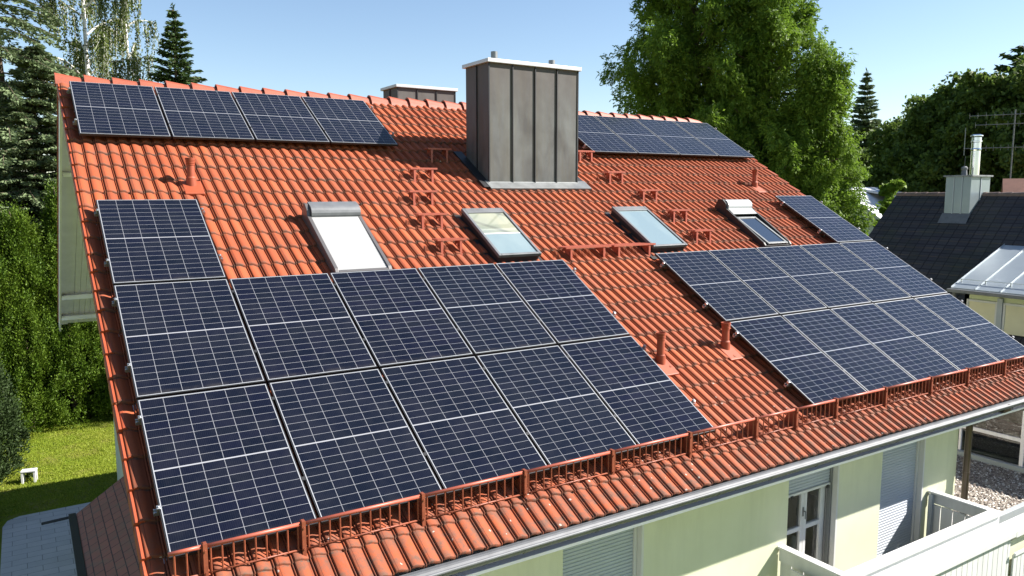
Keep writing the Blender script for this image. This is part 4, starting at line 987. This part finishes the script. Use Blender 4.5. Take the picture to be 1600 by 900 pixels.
def gen_birch(R0, hb, nlimb, strands, leaf):
    def g(rng, base, H, mb):
        P = []; D = []
        for i in range(nlimb):
            f = (i + .5) / nlimb; z = hb + (H - hb) * f; a = i * 2.399; Lb = R0 * (1.05 - .6 * f) * rng.uniform(.7, 1.1)
            pts = limb(mb, base + np.array([0, 0, z]), (math.cos(a) * .75, math.sin(a) * .75, .9), Lb * 1.2, .05, 6, rng, .14, .25)
            for s in range(strands):
                t = rng.uniform(.25, 1) * 5.999; k = int(t); q = pts[k] * (1 - t + k) + pts[k + 1] * (t - k)
                Ls = rng.uniform(.7, 2.2); m = int(Ls * 26); tt = np.linspace(0, 1, m); dr = rng.normal(0, .14, 2)
                c = q + np.stack([dr[0] * tt, dr[1] * tt, -Ls * tt], 1) + rng.normal(0, .045, (m, 3)); P.append(c); D.append(unit(rng.normal(size=(m, 3)) * .5 + [0, 0, -1.]))
                mb.tube(q, q + np.array([dr[0], dr[1], -Ls]), .006, .003, n=3, cap=False)
        P = np.concatenate(P); D = np.concatenate(D); n = len(P)
        return leaf_mesh(P, D, rng.uniform(.7, 1.3, n) * leaf, rng.uniform(.5, .8, n) * leaf, rng)
    return g
def gen_thuja(R0, nflame, nleaf, leaf, bot=0.3):
    def g(rng, base, H, mb):
        P = []; D = []; per = nleaf // nflame
        for i in range(nflame):
            f = rng.random() ** .9; z = bot + (H - bot) * f * .93; a = rng.uniform(0, 6.28)
            prof = (1 - (z / H) ** 1.5) ** .75; rr = R0 * prof * rng.uniform(.45, 1.18)
            c = base + np.array([rr * math.cos(a), rr * math.sin(a), z]); rad = rng.uniform(.14, .36)
            p, d = clump_pts(rng, c, (rad, rad, rad * rng.uniform(1.5, 3.0)), per, 9, .4, .25); P.append(p)
            D.append(unit(d * .5 + np.array([math.cos(a) * .4, math.sin(a) * .4, .8])))
        P = np.concatenate(P); D = np.concatenate(D); n = len(P); D = unit(D + rng.normal(size=(n, 3)) * .4)
        return leaf_mesh(P, D, rng.uniform(.7, 1.4, n) * leaf, rng.uniform(.35, .6, n) * leaf, rng)
    return g
ML_FEATH = mat_leaf('feathery_foliage', (0.055, 0.115, 0.012), (0.15, 0.245, 0.026), tr=.42, yellow=(0.19, 0.27, 0.028), ns=.5)
ML_BROAD = mat_leaf('broad_leaves', (0.048, 0.085, 0.015), (0.115, 0.175, 0.032), tr=.35, yellow=(0.11, 0.15, 0.026), ns=.35)
ML_SPRUCE = mat_leaf('spruce_needles', (0.026, 0.052, 0.016), (0.060, 0.105, 0.030), tr=.12, yellow=(0.07, 0.11, 0.02), ns=1)
ML_BLUE = mat_leaf('blue_spruce_needles', (0.085, 0.125, 0.052), (0.19, 0.245, 0.120), tr=.12, yellow=(0.09, 0.12, 0.06), ns=1)
ML_BIRCH = mat_leaf('birch_leaves', (0.065, 0.105, 0.022), (0.135, 0.175, 0.04), tr=.4, yellow=(0.15, 0.16, 0.05), ns=.8)
ML_THUJA = mat_leaf('thuja_sprays', (0.030, 0.070, 0.006), (0.095, 0.165, 0.012), tr=.22, yellow=(0.13, 0.185, 0.014), ns=1.2)
ML_YEW = mat_leaf('yew_needles', (0.018, 0.035, 0.010), (0.035, 0.06, 0.015), tr=.1)
ML_BRIGHT = mat_leaf('bright_leaves', (0.12, 0.2, 0.02), (0.2, 0.3, 0.04), tr=.4)
def at(deg, dist): x, y = yw(deg, dist); return (x, y, GZ)
make_tree('conifer_tree', at(45.4, 33), 21.5, 'tallest feathery green tree right of the main chimney', 'tree', ML_FEATH, M_BARK, gen_feather(5.0, 4.0, 190, 380000, .165, .62), 21, 'tall feathery trees', .42)
make_tree('conifer_tree', at(50.3, 32), 18.3, 'bright feathery green tree beyond the right end of the ridge', 'tree', ML_FEATH, M_BARK, gen_feather(2.9, 4.0, 130, 220000, .155, .6), 22, 'tall feathery trees', .32)
make_tree('conifer_tree', at(53.7, 31), 12.9, 'shorter feathery tree at the right edge of the tall pair', 'tree', ML_FEATH, M_BARK, gen_feather(1.75, 4.0, 90, 120000, .145, .6), 23, 'tall feathery trees', .25)
make_tree('spruce_tree', at(56.55, 66), 17.6, 'small pointed blue green conifer on the skyline', 'tree', ML_BLUE, M_BARK, gen_spruce(2.7, 4, 46, 16, .34, 60, .05, .3, .8), 24)
for i, (dg, ds, H, R, lab) in enumerate([(59.4, 58, 12.6, 3.5, 'leftmost dark leafy tree on the skyline behind the dark roof'), (61.0, 54, 13.7, 3.6, 'dark leafy tree left of the steel flue on the skyline'),
        (63.2, 52, 14.5, 4.0, 'broad dark leafy tree right behind the steel flue'), (67.4, 50, 15.2, 4.3, 'dark leafy tree at the right edge of the picture'), (56.6, 62, 10.6, 4.2, 'low dark tree behind the pale far house')]):
    make_tree('leafy_tree', at(dg, ds), H, lab, 'tree', ML_BROAD, M_BARK, gen_broad(R, 2.5, 34, 75000, .26, .8), 30 + i, 'dark leafy trees on the right skyline', .3)
make_tree('pine_tree', at(65.3, 53), 16.6, 'dark flat topped conifer above the aerial', 'tree', ML_SPRUCE, M_BARK, gen_spruce(4.2, 5, 20, 12, .42, 36, .02, .35, .45), 40)
make_tree('leafy_tree', at(58.55, 36), 8.9, 'small bright green tree peeking over the left end of the dark ridge', 'tree', ML_BRIGHT, M_BARK, gen_broad(.75, 6.6, 8, 4000, .2), 41, None, .1)
# left side
make_tree('fir_tree', at(9.4, 38), 16.6, 'pointed dark green fir rising just behind the left part of the ridge', 'tree', ML_SPRUCE, M_BARK, gen_spruce(4.3, 2, 50, 15, .22, 85, .04, .32, .95, .12), 50)
make_tree('birch_tree', at(4.3, 39), 24.0, 'weeping birch with white trunk above the left end of the ridge', 'tree', ML_BIRCH, M_BIRCH, gen_birch(3.1, 6.0, 32, 40, .11), 51, 'weeping birches', .16)
make_tree('birch_tree', at(6.6, 41), 20.5, 'thinner birch with leaning white trunk left of the fir', 'tree', ML_BIRCH, M_BIRCH, gen_birch(2.3, 7.0, 20, 22, .11), 52, 'weeping birches', .14)
make_tree('spruce_tree', at(-.6, 37), 24, 'tall dark spruce with hanging boughs in the upper left corner', 'tree', ML_BLUE, M_BARK, gen_spruce(4.2, 6, 36, 10, .22, 75, .17, .05, .45, .25), 53, None, .28)
make_tree('spruce_tree', at(1.4, 36), 14.2, 'blue green spruce behind the yellow green hedge trees', 'tree', ML_BLUE, M_BARK, gen_spruce(3.6, 1, 60, 18, .20, 120, .08, .15, .55), 54)
make_tree('spruce_tree', at(4.6, 42), 13.5, 'blue green spruce half hidden behind the left gable overhang', 'tree', ML_BLUE, M_BARK, gen_spruce(3.0, 1, 34, 13, .20, 70, .08, .15, .6), 55)
GT = 'yellow green thujas behind the lawn'
for i, (x, y, H, R, lab) in enumerate([(-2.6, 21.2, 9.7, 1.5, 'leftmost tall yellow green thuja at the picture edge'), (-1.0, 21.8, 8.1, 1.3, 'second tall yellow green thuja from the left'),
        (.5, 22.3, 9.0, 1.35, 'yellow green thuja beside the white gable boards'), (2.0, 22.6, 7.0, 1.3, 'yellow green thuja seen below the gable purlins'), (3.5, 22.8, 6.8, 1.4, 'thuja next to the verge of the tiled roof'), (-1.8, 23.4, 8.0, 1.6, 'thuja in the second row, between the two leftmost ones'), (1.3, 24.0, 6.9, 1.6, 'thuja in the second row, behind the gap below the white gable boards')]):
    make_tree('thuja_tree', (x, y, GZ), H, lab, 'tree', ML_THUJA, M_BARK, gen_thuja(R * 1.12, 460, 105000, .085, .05), 60 + i, GT, .14)
make_tree('yew_bush', (-2.55, 16.6, GZ), 4.6, 'dark bush in the shade at the lower left edge, beside the stool', 'bush', ML_YEW, M_BARK, gen_thuja(1.35, 330, 75000, .085, .05), 70, None, .1)
make_tree('yew_bush', (-2.9, 12.6, GZ), 2.2, 'low dark shrub along the left edge of the paved drive', 'bush', ML_YEW, M_BARK, gen_thuja(.9, 120, 24000, .085, .1), 71, None, .08)
